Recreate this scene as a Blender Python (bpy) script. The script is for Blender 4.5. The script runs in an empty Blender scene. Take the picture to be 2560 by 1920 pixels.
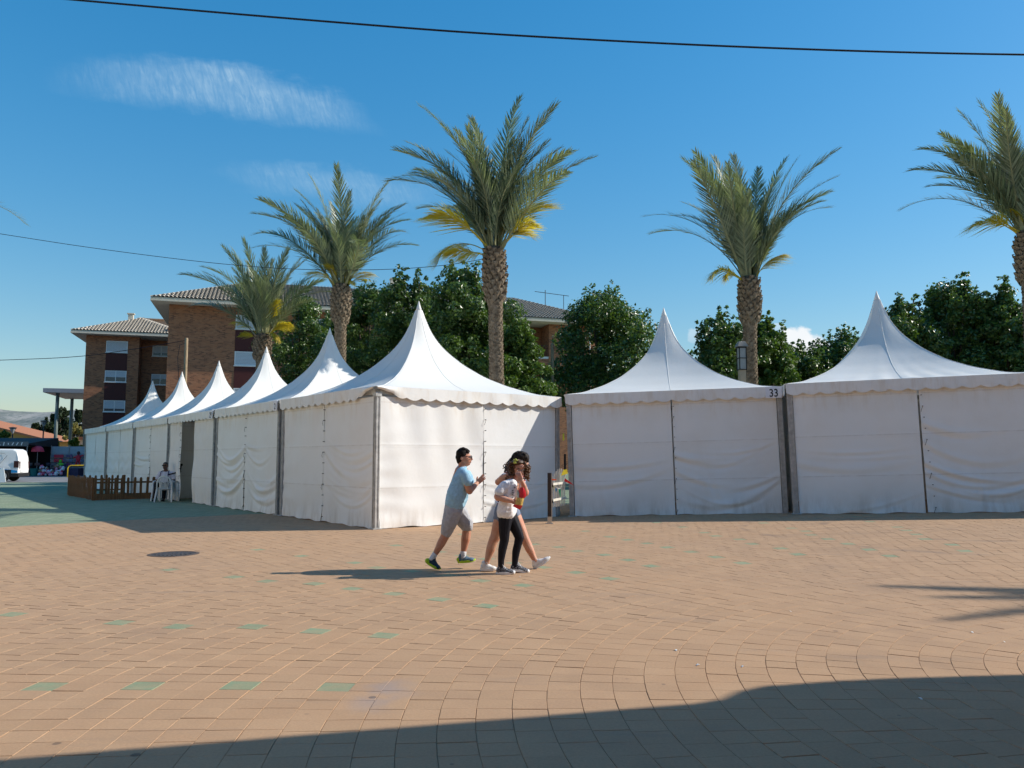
import bpy, bmesh, math, random
import numpy as np
from mathutils import Vector, Matrix

random.seed(7); np.random.seed(7)
S = bpy.context.scene
COL = S.collection
R = math.radians

# ------------------------------------------------------------------ camera
CAM_H = 1.4
PITCH = math.atan(187/2000)          # camera looks slightly upward
cam_d = bpy.data.cameras.new('camera'); cam_d.sensor_width = 36; cam_d.lens = 36*2000/2560
cam_d.clip_start = 0.05; cam_d.clip_end = 20000
cam = bpy.data.objects.new('camera', cam_d); COL.objects.link(cam)
cam.location = (0, 0, CAM_H); cam.rotation_euler = (math.pi/2+PITCH, 0, 0)
S.camera = cam

# ------------------------------------------------------------------ sun, sky, exposure
SUN_AZ, SUN_EL = R(8.5), R(33.5)      # azimuth measured from +X towards +Y
SUN_V = Vector((math.cos(SUN_AZ)*math.cos(SUN_EL), math.sin(SUN_AZ)*math.cos(SUN_EL), math.sin(SUN_EL)))
sd = bpy.data.lights.new('sun', 'SUN'); sd.energy = 3.4; sd.angle = R(0.53); sd.color = (1.0, 0.945, 0.85)
sun = bpy.data.objects.new('sun', sd); COL.objects.link(sun)
sun.rotation_euler = (-SUN_V).to_track_quat('-Z', 'Y').to_euler()
sun.location = (20, 4, 20)
S.view_settings.view_transform = 'Standard'; S.view_settings.look = 'None'
S.view_settings.gamma = 1; S.view_settings.exposure = 0.74
S.render.engine = 'CYCLES'
S.cycles.use_denoising = True
S.cycles.max_bounces = 8; S.cycles.diffuse_bounces = 5; S.cycles.glossy_bounces = 2
S.cycles.transmission_bounces = 3; S.cycles.transparent_max_bounces = 6
S.cycles.sample_clamp_indirect = 6
S.cycles.use_adaptive_sampling = True; S.cycles.adaptive_threshold = 0.02

def ray(px, py):
    dx = (px-1280)/2000; dz = (960-py)/2000
    c, s = math.cos(PITCH), math.sin(PITCH)
    return Vector((dx, c-dz*s, s+dz*c))
D = 2560/2212                          # second pixel scale used for measuring
def at(px, py, Y):                     # point at depth Y seen at a photograph pixel
    r = ray(px, py); return Vector((0, 0, CAM_H)) + r*(Y/r.y)
def atd(x, y, Y): return at(x*D, y*D, Y)
def gd(x, y, z=0.0):
    r = ray(x*D, y*D); return Vector((0, 0, CAM_H)) + r*((z-CAM_H)/r.z)

W = bpy.data.worlds.new('World'); S.world = W; W.use_nodes = True
def build_world():
    nt = W.node_tree; N = nt.nodes; L = nt.links; N.clear()
    out = N.new('ShaderNodeOutputWorld'); bg = N.new('ShaderNodeBackground'); bg.inputs[1].default_value = 0.15
    L.new(bg.outputs[0], out.inputs[0])
    sky = N.new('ShaderNodeTexSky'); sky.sky_type = 'NISHITA'; sky.sun_disc = False
    sky.sun_elevation = SUN_EL; sky.sun_rotation = math.pi/2-SUN_AZ
    sky.altitude = 800; sky.air_density = 1.6; sky.dust_density = 1.0; sky.ozone_density = 7.0
    gm = N.new('ShaderNodeGamma'); gm.inputs[1].default_value = 0.65; L.new(sky.outputs[0], gm.inputs[0])
    hs = N.new('ShaderNodeHueSaturation'); hs.inputs['Saturation'].default_value = 1.6
    L.new(gm.outputs[0], hs.inputs['Color'])
    tc = N.new('ShaderNodeTexCoord'); sp = N.new('ShaderNodeSeparateXYZ'); L.new(tc.outputs['Generated'], sp.inputs[0])
    def M(op, a, b=None, c=None):
        n = N.new('ShaderNodeMath'); n.operation = op
        for i, v in enumerate((a, b, c)):
            if v is None: continue
            if isinstance(v, (int, float)): n.inputs[i].default_value = v
            else: L.new(v, n.inputs[i])
        return n.outputs[0]
    yy = M('MAXIMUM', sp.outputs[1], 0.02)
    A = M('DIVIDE', sp.outputs[0], yy); B = M('DIVIDE', sp.outputs[2], yy)
    front = M('GREATER_THAN', sp.outputs[1], 0.05)
    def ab(px, py):
        r = ray(px, py); return r.x/r.y, r.z/r.y
    def comb(x, y, z=0.0):
        n = N.new('ShaderNodeCombineXYZ')
        for i, v in enumerate((x, y, z)):
            if isinstance(v, (int, float)): n.inputs[i].default_value = v
            else: L.new(v, n.inputs[i])
        return n.outputs[0]
    def noise(vec, scale, detail=4, rough=0.55, dist=0.0):
        n = N.new('ShaderNodeTexNoise'); n.inputs['Scale'].default_value = scale; n.inputs['Detail'].default_value = detail
        n.inputs['Roughness'].default_value = rough; n.inputs['Distortion'].default_value = dist; L.new(vec, n.inputs['Vector'])
        return n.outputs['Fac']
    def sstep(v, lo, hi):
        n = N.new('ShaderNodeMapRange'); n.interpolation_type = 'SMOOTHSTEP'
        L.new(v, n.inputs[0]); n.inputs[1].default_value = lo; n.inputs[2].default_value = hi
        return n.outputs[0]
    col = hs.outputs[0]
    def lens(p0, p1, halfw, skew, opac, ribs, seed):
        """a wisp of cirrus between two sky directions"""
        nonlocal col
        a0, b0 = ab(*p0); a1, b1 = ab(*p1)
        ca, cb = (a0+a1)/2, (b0+b1)/2; dx, dy = a1-a0, b1-b0; ln = math.hypot(dx, dy); dx /= ln; dy /= ln
        da = M('SUBTRACT', A, ca); db = M('SUBTRACT', B, cb)
        p = M('DIVIDE', M('ADD', M('MULTIPLY', da, dx), M('MULTIPLY', db, dy)), ln/2)
        q = M('DIVIDE', M('ADD', M('MULTIPLY', da, -dy), M('MULTIPLY', db, dx)), halfw)
        nz = noise(comb(p, M('MULTIPLY', q, 0.45), seed), 2.2, 6, 0.6)
        q2 = M('ADD', M('ADD', q, M('MULTIPLY', M('SUBTRACT', nz, 0.5), 1.5)), M('MULTIPLY', M('SUBTRACT', M('MULTIPLY', p, p), 0.3), skew))
        m = M('SUBTRACT', 1.0, M('ADD', M('MULTIPLY', p, p), M('MULTIPLY', q2, q2)))
        m = sstep(m, -0.15, 1.05)
        rib = noise(comb(M('ADD', M('MULTIPLY', p, ribs), M('MULTIPLY', q, 2.6)), M('MULTIPLY', q, 1.5), seed+3), 1.0, 5, 0.65, 0.6)
        rib = sstep(rib, 0.28, 0.78)
        soft = sstep(noise(comb(M('MULTIPLY', p, 3.0), M('MULTIPLY', q, 1.0), seed+9), 1.5, 4), 0.3, 0.7)
        fade = M('MULTIPLY', sstep(p, -1.1, 0.2), sstep(q, -1.3, 0.7))
        o = M('MULTIPLY', M('MULTIPLY', m, M('ADD', 0.30, M('MULTIPLY', rib, M('ADD', 0.25, M('MULTIPLY', soft, 0.45))))), M('MULTIPLY', M('ADD', 0.45, M('MULTIPLY', fade, 0.55)), opac))
        o = M('MULTIPLY', o, front)
        mx = N.new('ShaderNodeMixRGB'); L.new(o, mx.inputs[0]); L.new(col, mx.inputs[1]); mx.inputs[2].default_value = (*CIRRUS, 1)
        col = mx.outputs[0]
    CIRRUS = (2.4, 3.2, 3.7); CUM = (3.75, 3.85, 3.95)
    lens((120, 165), (960, 300), 0.040, 0.45, 0.62, 30.0, 1.3)
    lens((520, 425), (1130, 500), 0.028, 0.1, 0.40, 26.0, 7.7)
    def puff(c, ra, rb, opac, seed):
        nonlocal col
        ca, cb = ab(*c)
        p = M('DIVIDE', M('SUBTRACT', A, ca), ra); q = M('DIVIDE', M('SUBTRACT', B, cb), rb)
        nz = noise(comb(p, q, seed), 1.8, 6, 0.55)
        m = M('SUBTRACT', M('ADD', 1.0, M('MULTIPLY', M('SUBTRACT', nz, 0.5), 1.3)), M('ADD', M('MULTIPLY', p, p), M('MULTIPLY', q, q)))
        o = M('MULTIPLY', M('MULTIPLY', sstep(m, 0.05, 0.5), opac), front)
        sh = sstep(M('ADD', q, M('MULTIPLY', nz, 0.8)), -0.6, 0.7)
        cc = N.new('ShaderNodeMixRGB'); L.new(sh, cc.inputs[0]); cc.inputs[1].default_value = (2.5, 2.9, 3.4, 1); cc.inputs[2].default_value = (*CUM, 1)
        mx = N.new('ShaderNodeMixRGB'); L.new(o, mx.inputs[0]); L.new(col, mx.inputs[1]); L.new(cc.outputs[0], mx.inputs[2])
        col = mx.outputs[0]
    puff((1990, 860), 0.032, 0.024, 0.95, 2.1)
    puff((2030, 875), 0.03, 0.02, 0.9, 12.4)
    puff((1945, 818), 0.012, 0.006, 0.35, 5.2)
    puff((1735, 840), 0.010, 0.012, 0.3, 9.2)
    L.new(col, bg.inputs[0])
build_world()

# ------------------------------------------------------------------ helpers
def link(name, mesh, parent=None, mats=None):
    o = bpy.data.objects.new(name, mesh); COL.objects.link(o)
    if mats is not None:
        for m in (mats if isinstance(mats, (list, tuple)) else [mats]): mesh.materials.append(m)
    if parent is not None: o.parent = parent
    return o
def tag(o, label=None, cat=None, group=None, kind=None):
    if label: o['label'] = label
    if cat: o['category'] = cat
    if group: o['group'] = group
    if kind: o['kind'] = kind
    return o
def empty(name, loc, rz=0.0, label=None, cat=None, group=None, ry=0.0):
    o = bpy.data.objects.new(name, None); COL.objects.link(o); o.empty_display_size = 0.2
    o.location = loc; o.rotation_euler = (0, ry, rz)
    return tag(o, label, cat, group)

class MB:
    """collects shapes; build() links them as one mesh"""
    def __init__(self, off=None): self.v = []; self.f = []; self.m = []; self.off = Vector(off) if off is not None else None
    def add(self, vs, fs, mi=0):
        n = len(self.v); self.v += [tuple(x) for x in vs]; self.f += [tuple(i+n for i in f) for f in fs]; self.m += [mi]*len(fs)
        return self
    def box(self, c, s, rot=None, mi=0, taper=1.0):
        c = Vector(c); hx, hy, hz = s[0]/2, s[1]/2, s[2]/2
        vs = [Vector((x*(taper if z > 0 else 1), y*(taper if z > 0 else 1), z)) for z in (-hz, hz) for y in (-hy, hy) for x in (-hx, hx)]
        if rot is not None:
            if isinstance(rot, (int, float)): rot = Matrix.Rotation(rot, 3, 'Z')
            vs = [rot @ v for v in vs]
        return self.add([v+c for v in vs], [(0, 2, 3, 1), (4, 5, 7, 6), (0, 1, 5, 4), (2, 6, 7, 3), (0, 4, 6, 2), (1, 3, 7, 5)], mi)
    def bx(self, x0, x1, y0, y1, z0, z1, mi=0): return self.box(((x0+x1)/2, (y0+y1)/2, (z0+z1)/2), (x1-x0, y1-y0, z1-z0), mi=mi)
    def tube(self, pts, r, seg=8, mi=0, cap=True):
        pts = [Vector(p) for p in pts]; n = len(pts)
        if not isinstance(r, (list, tuple)): r = [r]*n
        vs = []; up = None
        for i, p in enumerate(pts):
            t = (pts[min(i+1, n-1)]-pts[max(i-1, 0)]).normalized()
            if up is None: up = Vector((0, 0, 1)) if abs(t.z) < 0.9 else Vector((1, 0, 0))
            a = t.cross(up).normalized(); b = a.cross(t).normalized(); up = b
            for k in range(seg):
                an = 2*math.pi*k/seg; vs.append(p+(a*math.cos(an)+b*math.sin(an))*r[i])
        fs = [(i*seg+k, i*seg+(k+1) % seg, (i+1)*seg+(k+1) % seg, (i+1)*seg+k) for i in range(n-1) for k in range(seg)]
        if cap: fs += [tuple(range(seg-1, -1, -1)), tuple(range((n-1)*seg, n*seg))]
        return self.add(vs, fs, mi)
    def lathe(self, prof, c=(0, 0, 0), seg=16, mi=0):
        c = Vector(c); n = len(prof)
        vs = [c+Vector((r*math.cos(2*math.pi*k/seg), r*math.sin(2*math.pi*k/seg), z)) for r, z in prof for k in range(seg)]
        fs = [(i*seg+k, i*seg+(k+1) % seg, (i+1)*seg+(k+1) % seg, (i+1)*seg+k) for i in range(n-1) for k in range(seg)]
        fs += [tuple(range(seg-1, -1, -1)), tuple(range((n-1)*seg, n*seg))]
        return self.add(vs, fs, mi)
    def sphere(self, c, r, seg=12, rings=8, mi=0):
        c = Vector(c); rr = Vector(r) if not isinstance(r, (int, float)) else Vector((r, r, r))
        vs = [c+Vector((0, 0, -rr.z))]
        for i in range(1, rings):
            th = math.pi*i/rings-math.pi/2
            for k in range(seg):
                a = 2*math.pi*k/seg; vs.append(c+Vector((rr.x*math.cos(th)*math.cos(a), rr.y*math.cos(th)*math.sin(a), rr.z*math.sin(th))))
        vs.append(c+Vector((0, 0, rr.z))); top = len(vs)-1
        fs = [(0, 1+(k+1) % seg, 1+k) for k in range(seg)]
        for i in range(rings-2):
            fs += [(1+i*seg+k, 1+i*seg+(k+1) % seg, 1+(i+1)*seg+(k+1) % seg, 1+(i+1)*seg+k) for k in range(seg)]
        b = 1+(rings-2)*seg; fs += [(b+k, b+(k+1) % seg, top) for k in range(seg)]
        return self.add(vs, fs, mi)
    def prism(self, poly, y0, y1, mi=0, axis='y'):
        """polygon in (x,z) extruded in y, or in (x,y) extruded in z"""
        n = len(poly)
        if axis == 'y': vs = [(x, y0, z) for x, z in poly]+[(x, y1, z) for x, z in poly]
        elif axis == 'z': vs = [(x, y, y0) for x, y in poly]+[(x, y, y1) for x, y in poly]
        else: vs = [(y0, x, z) for x, z in poly]+[(y1, x, z) for x, z in poly]
        fs = [tuple(range(n)), tuple(range(2*n-1, n-1, -1))]+[(i, i+n, (i+1) % n+n, (i+1) % n) for i in range(n)]
        return self.add(vs, fs, mi)
    def build(self, name, mats, parent=None, smooth=False, recalc=True, bevel=0.0):
        me = bpy.data.meshes.new(name)
        vs = self.v if self.off is None else [(a-self.off.x, b-self.off.y, c-self.off.z) for a, b, c in self.v]
        me.from_pydata(vs, [], self.f)
        if any(self.m): me.polygons.foreach_set('material_index', self.m)
        if recalc or bevel:
            bm = bmesh.new(); bm.from_mesh(me)
            if recalc: bmesh.ops.recalc_face_normals(bm, faces=bm.faces)
            if bevel: bmesh.ops.bevel(bm, geom=[e for e in bm.edges], offset=bevel, segments=1, affect='EDGES', clamp_overlap=True)
            bm.to_mesh(me); bm.free()
        if smooth: me.polygons.foreach_set('use_smooth', [True]*len(me.polygons))
        return link(name, me, parent, mats)

def np_mesh(name, verts, faces, mats, parent=None, smooth=False, attr=None):
    """verts (n,3), faces (m,k) arrays -> mesh object; attr: dict of face float attributes"""
    me = bpy.data.meshes.new(name); n, k = faces.shape
    me.vertices.add(len(verts)); me.vertices.foreach_set('co', np.ascontiguousarray(verts, dtype=np.float32).ravel())
    me.loops.add(n*k); me.loops.foreach_set('vertex_index', np.ascontiguousarray(faces, dtype=np.int32).ravel())
    me.polygons.add(n); me.polygons.foreach_set('loop_start', np.arange(0, n*k, k, dtype=np.int32))
    me.polygons.foreach_set('use_smooth', np.full(n, smooth, dtype=bool))
    me.update(calc_edges=True)
    for a, vals in (attr or {}).items():
        at_ = me.attributes.new(a, 'FLOAT', 'FACE'); at_.data.foreach_set('value', np.ascontiguousarray(vals, dtype=np.float32))
    me.validate()
    return link(name, me, parent, mats)

def copy_tree(o, parent=None):
    c = o.copy(); COL.objects.link(c)
    if parent is not None: c.parent = parent
    for ch in [x for x in bpy.data.objects if x.parent is o]: copy_tree(ch, c)
    return c

# ------------------------------------------------------------------ materials
class NT:
    def __init__(self, name, rough=0.6, spec=0.3):
        self.mat = bpy.data.materials.new(name); self.mat.use_nodes = True
        self.N = self.mat.node_tree.nodes; self.L = self.mat.node_tree.links
        self.b = self.N['Principled BSDF']; self.b.inputs['Roughness'].default_value = rough
        self.b.inputs['Specular IOR Level'].default_value = spec
    def n(self, t, **kw):
        x = self.N.new(t)
        for k, v in kw.items(): setattr(x, k, v)
        return x
    def inp(self, node, i, v):
        if hasattr(v, 'is_linked'): self.L.new(v, node.inputs[i])
        else:
            if isinstance(v, tuple) and len(v) == 3 and node.inputs[i].type == 'RGBA': v = (*v, 1)
            node.inputs[i].default_value = v
    def math(self, op, a, b=None, clamp=False):
        x = self.n('ShaderNodeMath', operation=op); x.use_clamp = clamp; self.inp(x, 0, a)
        if b is not None: self.inp(x, 1, b)
        return x.outputs[0]
    def coord(self, kind='Object'): return self.n('ShaderNodeTexCoord').outputs[kind]
    def pos(self): return self.n('ShaderNodeNewGeometry').outputs['Position']
    def mapping(self, vec, scale=(1, 1, 1), loc=(0, 0, 0), rot=(0, 0, 0)):
        x = self.n('ShaderNodeMapping'); self.L.new(vec, x.inputs[0]); x.inputs['Scale'].default_value = scale
        x.inputs['Location'].default_value = loc; x.inputs['Rotation'].default_value = rot; return x.outputs[0]
    def noise(self, vec, scale, detail=3, rough=0.5, dist=0.0, out='Fac'):
        x = self.n('ShaderNodeTexNoise'); self.L.new(vec, x.inputs['Vector']); x.inputs['Scale'].default_value = scale
        x.inputs['Detail'].default_value = detail; x.inputs['Roughness'].default_value = rough; x.inputs['Distortion'].default_value = dist
        return x.outputs[out]
    def range(self, v, a, b, c=0.0, d=1.0, smooth=True):
        x = self.n('ShaderNodeMapRange'); x.interpolation_type = 'SMOOTHSTEP' if smooth else 'LINEAR'
        self.inp(x, 0, v); x.inputs[1].default_value = a; x.inputs[2].default_value = b; x.inputs[3].default_value = c; x.inputs[4].default_value = d
        return x.outputs[0]
    def mix(self, f, a, b, blend='MIX'):
        x = self.n('ShaderNodeMixRGB', blend_type=blend); self.inp(x, 0, f); self.inp(x, 1, a); self.inp(x, 2, b); return x.outputs[0]
    def col(self, v): self.inp(self.b, 'Base Color', v); return self
    def rough(self, v): self.inp(self.b, 'Roughness', v); return self
    def bump(self, h, strength=0.3, dist=0.01):
        x = self.n('ShaderNodeBump'); self.L.new(h, x.inputs['Height']); x.inputs['Strength'].default_value = strength
        x.inputs['Distance'].default_value = dist; self.L.new(x.outputs[0], self.b.inputs['Normal']); return self

MATS = {}
def simple(name, col, rough=0.6, spec=0.3, var=0.12, scale=6.0, bump=0.0, metal=0.0):
    """a plain colour with slight uneven wear"""
    if name in MATS: return MATS[name]
    t = NT(name, rough, spec); c = t.coord(); nz = t.noise(c, scale, 4, 0.6)
    f = t.range(nz, 0.25, 0.75, 1-var, 1+var, smooth=False)
    t.col(t.mix(1.0, col, t.mix(1.0, (1, 1, 1), f, 'MULTIPLY'), 'MULTIPLY'))
    t.b.inputs['Metallic'].default_value = metal
    if bump: t.bump(t.noise(c, scale*5, 3), bump, 0.004)
    MATS[name] = t.mat; return t.mat
# ================================================================== materials of the place
PC = (5.2, 4.65)                         # centre of the ring-laid paving
def paving_nodes(t, tint_attr):
    p = t.pos()
    n1 = t.noise(p, 0.35, 4, 0.6); n2 = t.noise(p, 2.6, 4, 0.6); n3 = t.noise(p, 60, 3, 0.7)
    warm = t.mix(t.range(n1, 0.35, 0.7), (0.44, 0.270, 0.155), (0.40, 0.255, 0.157))
    warm = t.mix(t.range(n2, 0.3, 0.75), warm, (0.45, 0.285, 0.168))
    green = t.mix(t.range(n2, 0.3, 0.7), (0.195, 0.270, 0.165), (0.235, 0.30, 0.185)) if tint_attr else t.mix(t.range(n2, 0.3, 0.7), (0.205, 0.265, 0.17), (0.265, 0.305, 0.21))
    def finish(c):
        c = t.mix(1.0, c, t.mix(1.0, (1, 1, 1), t.range(n3, 0.2, 0.8, 0.86, 1.12, False), 'MULTIPLY'), 'MULTIPLY')
        v = t.n('ShaderNodeTexVoronoi'); t.L.new(p, v.inputs['Vector']); v.inputs['Scale'].default_value = 1.9
        spot = t.range(v.outputs['Distance'], 0.035, 0.055, 0.72, 0.0)
        c = t.mix(t.math('MULTIPLY', spot, t.range(t.noise(p, 0.8, 2), 0.5, 0.62)), c, (0.07, 0.055, 0.05))
        # a bluish spill stain and a few grey scuffs
        d = t.n('ShaderNodeVectorMath', operation='DISTANCE'); t.L.new(t.mapping(p, (1.8, 0.85, 1)), d.inputs[0]); d.inputs[1].default_value = (-0.78*1.8, 4.95*0.85, 0)
        st = t.math('MULTIPLY', t.range(d.outputs['Value'], 0.05, 0.5, 0.42, 0.0), t.range(t.noise(p, 3.5, 4), 0.35, 0.65))
        c = t.mix(st, c, (0.22, 0.23, 0.27))
        sc = t.math('MULTIPLY', t.range(t.noise(t.mapping(p, (0.5, 3.0, 1), rot=(0, 0, 0.5)), 0.9, 5, 0.65), 0.58, 0.75), 0.35)
        c = t.mix(sc, c, (0.25, 0.19, 0.15))
        # trodden dirt, gum and a pair of faint tyre arcs
        c = t.mix(t.range(t.noise(p, 0.55, 6, 0.7), 0.50, 0.78, 0.0, 0.30), c, (0.20, 0.145, 0.105))
        v2 = t.n('ShaderNodeTexVoronoi'); t.L.new(p, v2.inputs['Vector']); v2.inputs['Scale'].default_value = 4.5
        c = t.mix(t.math('MULTIPLY', t.range(v2.outputs['Distance'], 0.05, 0.08, 0.55, 0.0), t.range(t.noise(p, 1.7, 2), 0.52, 0.6)), c, (0.10, 0.08, 0.07))
        d2 = t.n('ShaderNodeVectorMath', operation='DISTANCE'); t.L.new(p, d2.inputs[0]); d2.inputs[1].default_value = (7.8, 14.2, 0.15)
        for rr in (2.2, 3.6):
            w = t.math('ABSOLUTE', t.math('SUBTRACT', d2.outputs['Value'], rr))
            c = t.mix(t.math('MULTIPLY', t.range(w, 0.05, 0.11, 0.35, 0.0), t.range(t.noise(p, 2.2, 4), 0.4, 0.7)), c, (0.13, 0.11, 0.10))
        return c
    return p, warm, green, finish
def mat_paver():
    t = NT('terracotta_paver', 0.82, 0.2); p, warm, green, fin = paving_nodes(t, True)
    a = t.n('ShaderNodeAttribute'); a.attribute_name = 'tint'
    c = t.mix(t.math('MULTIPLY', t.range(a.outputs['Fac'], 1.4, 1.6), t.range(t.noise(p, 7.0, 4), 0.2, 0.7, 1.0, 0.62)), warm, green)
    c = t.mix(1.0, c, t.mix(1.0, (1, 1, 1), t.range(a.outputs['Fac'], 0, 1, 0.955, 1.04, False), 'MULTIPLY'), 'MULTIPLY')
    t.col(fin(c)); t.bump(t.noise(p, 90, 3), 0.25, 0.004); return t.mat
def mat_plaza():
    t = NT('plaza_paving', 0.85, 0.2); p, warm, green, fin = paving_nodes(t, False)
    v = t.n('ShaderNodeVectorMath', operation='SUBTRACT'); t.L.new(p, v.inputs[0]); v.inputs[1].default_value = (PC[0], PC[1], 0)
    s = t.n('ShaderNodeSeparateXYZ'); t.L.new(v.outputs[0], s.inputs[0])
    r = t.math('SQRT', t.math('ADD', t.math('MULTIPLY', s.outputs[0], s.outputs[0]), t.math('MULTIPLY', s.outputs[1], s.outputs[1])))
    an = t.math('ARCTAN2', s.outputs[1], s.outputs[0])
    cb = t.n('ShaderNodeCombineXYZ'); t.L.new(t.math('MULTIPLY', an, 18.0), cb.inputs[0]); t.L.new(r, cb.inputs[1])
    br = t.n('ShaderNodeTexBrick'); t.L.new(cb.outputs[0], br.inputs['Vector']); br.inputs['Scale'].default_value = 1.0
    br.inputs['Brick Width'].default_value = 0.18; br.inputs['Row Height'].default_value = 0.2; br.inputs['Mortar Size'].default_value = 0.006
    br.inputs['Color1'].default_value = (0.93, 0.93, 0.93, 1); br.inputs['Color2'].default_value = (1.06, 1.06, 1.06, 1); br.inputs['Mortar'].default_value = (0.62, 0.6, 0.58, 1)
    edge = t.math('ADD', r, t.math('MULTIPLY', t.math('SUBTRACT', t.noise(p, 0.8, 2), 0.5), 0.3))
    isg = t.range(edge, 19.75, 19.85)
    c = t.mix(isg, warm, green)
    c = t.mix(1.0, c, br.outputs['Color'], 'MULTIPLY')
    t.col(fin(c)); return t.mat
def mat_canvas(name, base, dirty, trans=0.0, grime=True):
    t = NT(name, 0.55, 0.25); c = t.coord('Object'); s = t.n('ShaderNodeSeparateXYZ'); t.L.new(c, s.inputs[0])
    n1 = t.noise(c, 1.1, 5, 0.6); n2 = t.noise(t.mapping(c, (4, 4, 0.8)), 1.5, 5, 0.65)
    col = t.mix(t.range(n1, 0.4, 0.75, 0, 0.6), base, dirty)
    if grime:
        low = t.math('MULTIPLY', t.range(s.outputs[2], 0.0, 0.55, 1.0, 0.0), t.range(n2, 0.38, 0.7, 0.0, 0.42))
        col = t.mix(low, col, (0.45, 0.38, 0.30))
        up = t.math('MULTIPLY', t.range(s.outputs[2], 2.05, 2.6, 0.0, 1.0), t.range(n2, 0.45, 0.7, 0.05, 0.38))
        col = t.mix(up, col, (0.62, 0.50, 0.36))
        w = t.math('ABSOLUTE', t.math('SUBTRACT', t.math('FRACT', t.math('DIVIDE', t.math('ADD', s.outputs[2], 0.06), 0.87)), 0.5))
        seam = t.math('MULTIPLY', t.range(w, 0.482, 0.49, 0.0, 1.0), t.range(n2, 0.3, 0.6, 0.05, 0.3))
        col = t.mix(seam, col, (0.48, 0.42, 0.36))
    t.col(col)
    t.bump(t.math('ADD', t.noise(c, 9, 4, 0.6), t.math('MULTIPLY', t.noise(c, 120, 2), 0.12)), 0.12, 0.02)
    if trans:
        tr = t.n('ShaderNodeBsdfTranslucent'); tr.inputs[0].default_value = (*base, 1)
        ms = t.n('ShaderNodeMixShader'); ms.inputs[0].default_value = trans
        t.L.new(t.b.outputs[0], ms.inputs[1]); t.L.new(tr.outputs[0], ms.inputs[2])
        t.L.new(ms.outputs[0], t.N['Material Output'].inputs['Surface'])
    return t.mat
def mat_brick():
    t = NT('brick_wall', 0.85, 0.2); c = t.coord('Object'); s = t.n('ShaderNodeSeparateXYZ'); t.L.new(c, s.inputs[0])
    cb = t.n('ShaderNodeCombineXYZ'); t.L.new(t.math('ADD', s.outputs[0], s.outputs[1]), cb.inputs[0]); t.L.new(s.outputs[2], cb.inputs[1])
    br = t.n('ShaderNodeTexBrick'); t.L.new(cb.outputs[0], br.inputs['Vector']); br.inputs['Scale'].default_value = 1.0
    br.inputs['Brick Width'].default_value = 0.26; br.inputs['Row Height'].default_value = 0.085; br.inputs['Mortar Size'].default_value = 0.008; br.inputs['Bias'].default_value = -0.15
    br.inputs['Color1'].default_value = (0.40, 0.175, 0.09, 1); br.inputs['Color2'].default_value = (0.10, 0.042, 0.03, 1); br.inputs['Mortar'].default_value = (0.32, 0.18, 0.11, 1)
    n = t.noise(t.mapping(cb.outputs[0], (1.6, 5, 1)), 1.0, 3, 0.6)
    col = t.mix(t.range(n, 0.45, 0.6, 0.0, 0.85), br.outputs['Color'], (0.37, 0.16, 0.082))
    t.col(col); t.bump(br.outputs['Fac'], 0.2, 0.01); return t.mat
def mat_tile():
    t = NT('pale_roof_tile', 0.85, 0.2); c = t.coord('Object'); n = t.noise(c, 3.0, 4, 0.7)
    t.col(t.mix(t.range(n, 0.3, 0.7), (0.40, 0.35, 0.28), (0.54, 0.48, 0.40))); return t.mat
def mat_leaf(name, a, b, rough=0.45, trans=0.25, spec=0.4, scale=1.2):
    t = NT(name, rough, spec); c = t.coord('Object'); n = t.noise(c, scale, 3, 0.6)
    at_ = t.n('ShaderNodeAttribute'); at_.attribute_name = 'tint'
    f = t.math('ADD', t.math('MULTIPLY', n, 0.6), t.math('MULTIPLY', at_.outputs['Fac'], 0.5))
    col = t.mix(t.range(f, 0.25, 0.8), a, b); t.col(col)
    tr = t.n('ShaderNodeBsdfTranslucent'); t.L.new(t.mix(1.0, col, (1.5, 1.6, 0.7), 'MULTIPLY'), tr.inputs[0])
    ms = t.n('ShaderNodeMixShader'); ms.inputs[0].default_value = trans
    t.L.new(t.b.outputs[0], ms.inputs[1]); t.L.new(tr.outputs[0], ms.inputs[2]); t.L.new(ms.outputs[0], t.N['Material Output'].inputs['Surface'])
    return t.mat
def mat_bark(name, a, b, scale=12):
    t = NT(name, 0.9, 0.1); c = t.coord('Object'); n = t.noise(c, scale, 5, 0.7)
    t.col(t.mix(t.range(n, 0.3, 0.7), a, b)); t.bump(n, 0.5, 0.02); return t.mat
def mat_wood(name, a, b):
    t = NT(name, 0.75, 0.2); c = t.coord('Object'); n = t.noise(t.mapping(c, (14, 14, 1.2)), 2.0, 4, 0.6, 0.6)
    t.col(t.mix(t.range(n, 0.3, 0.7), a, b)); t.bump(n, 0.2, 0.004); return t.mat
def mat_cloth(name, col, rough=0.85, fold=6.0, strength=0.5, col2=None):
    t = NT(name, rough, 0.15); c = t.coord('Object')
    n = t.noise(t.mapping(c, (1.6, 1.6, 0.8)), fold, 3, 0.55, 0.8)
    c2 = col2 or tuple(x*0.82 for x in col)
    t.col(t.mix(t.range(t.noise(c, 30, 3), 0.3, 0.7), c2, col)); t.bump(n, strength, 0.02); return t.mat
def mat_skin(name, col):
    t = NT(name, 0.5, 0.35); c = t.coord('Object'); n = t.noise(c, 14, 4, 0.6)
    t.col(t.mix(t.range(n, 0.35, 0.75), col, (col[0]*0.95, col[1]*0.72, col[2]*0.65)))
    t.b.inputs['Subsurface Weight'].default_value = 0.12; t.b.inputs['Subsurface Radius'].default_value = (0.02, 0.007, 0.004); t.b.inputs['Subsurface Scale'].default_value = 0.5
    return t.mat
def mat_glass(name, col=(0.03, 0.04, 0.05)):
    t = NT(name, 0.08, 0.6); t.col(t.mix(t.noise(t.coord(), 0.7, 2), col, tuple(x*1.8 for x in col))); return t.mat
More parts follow.
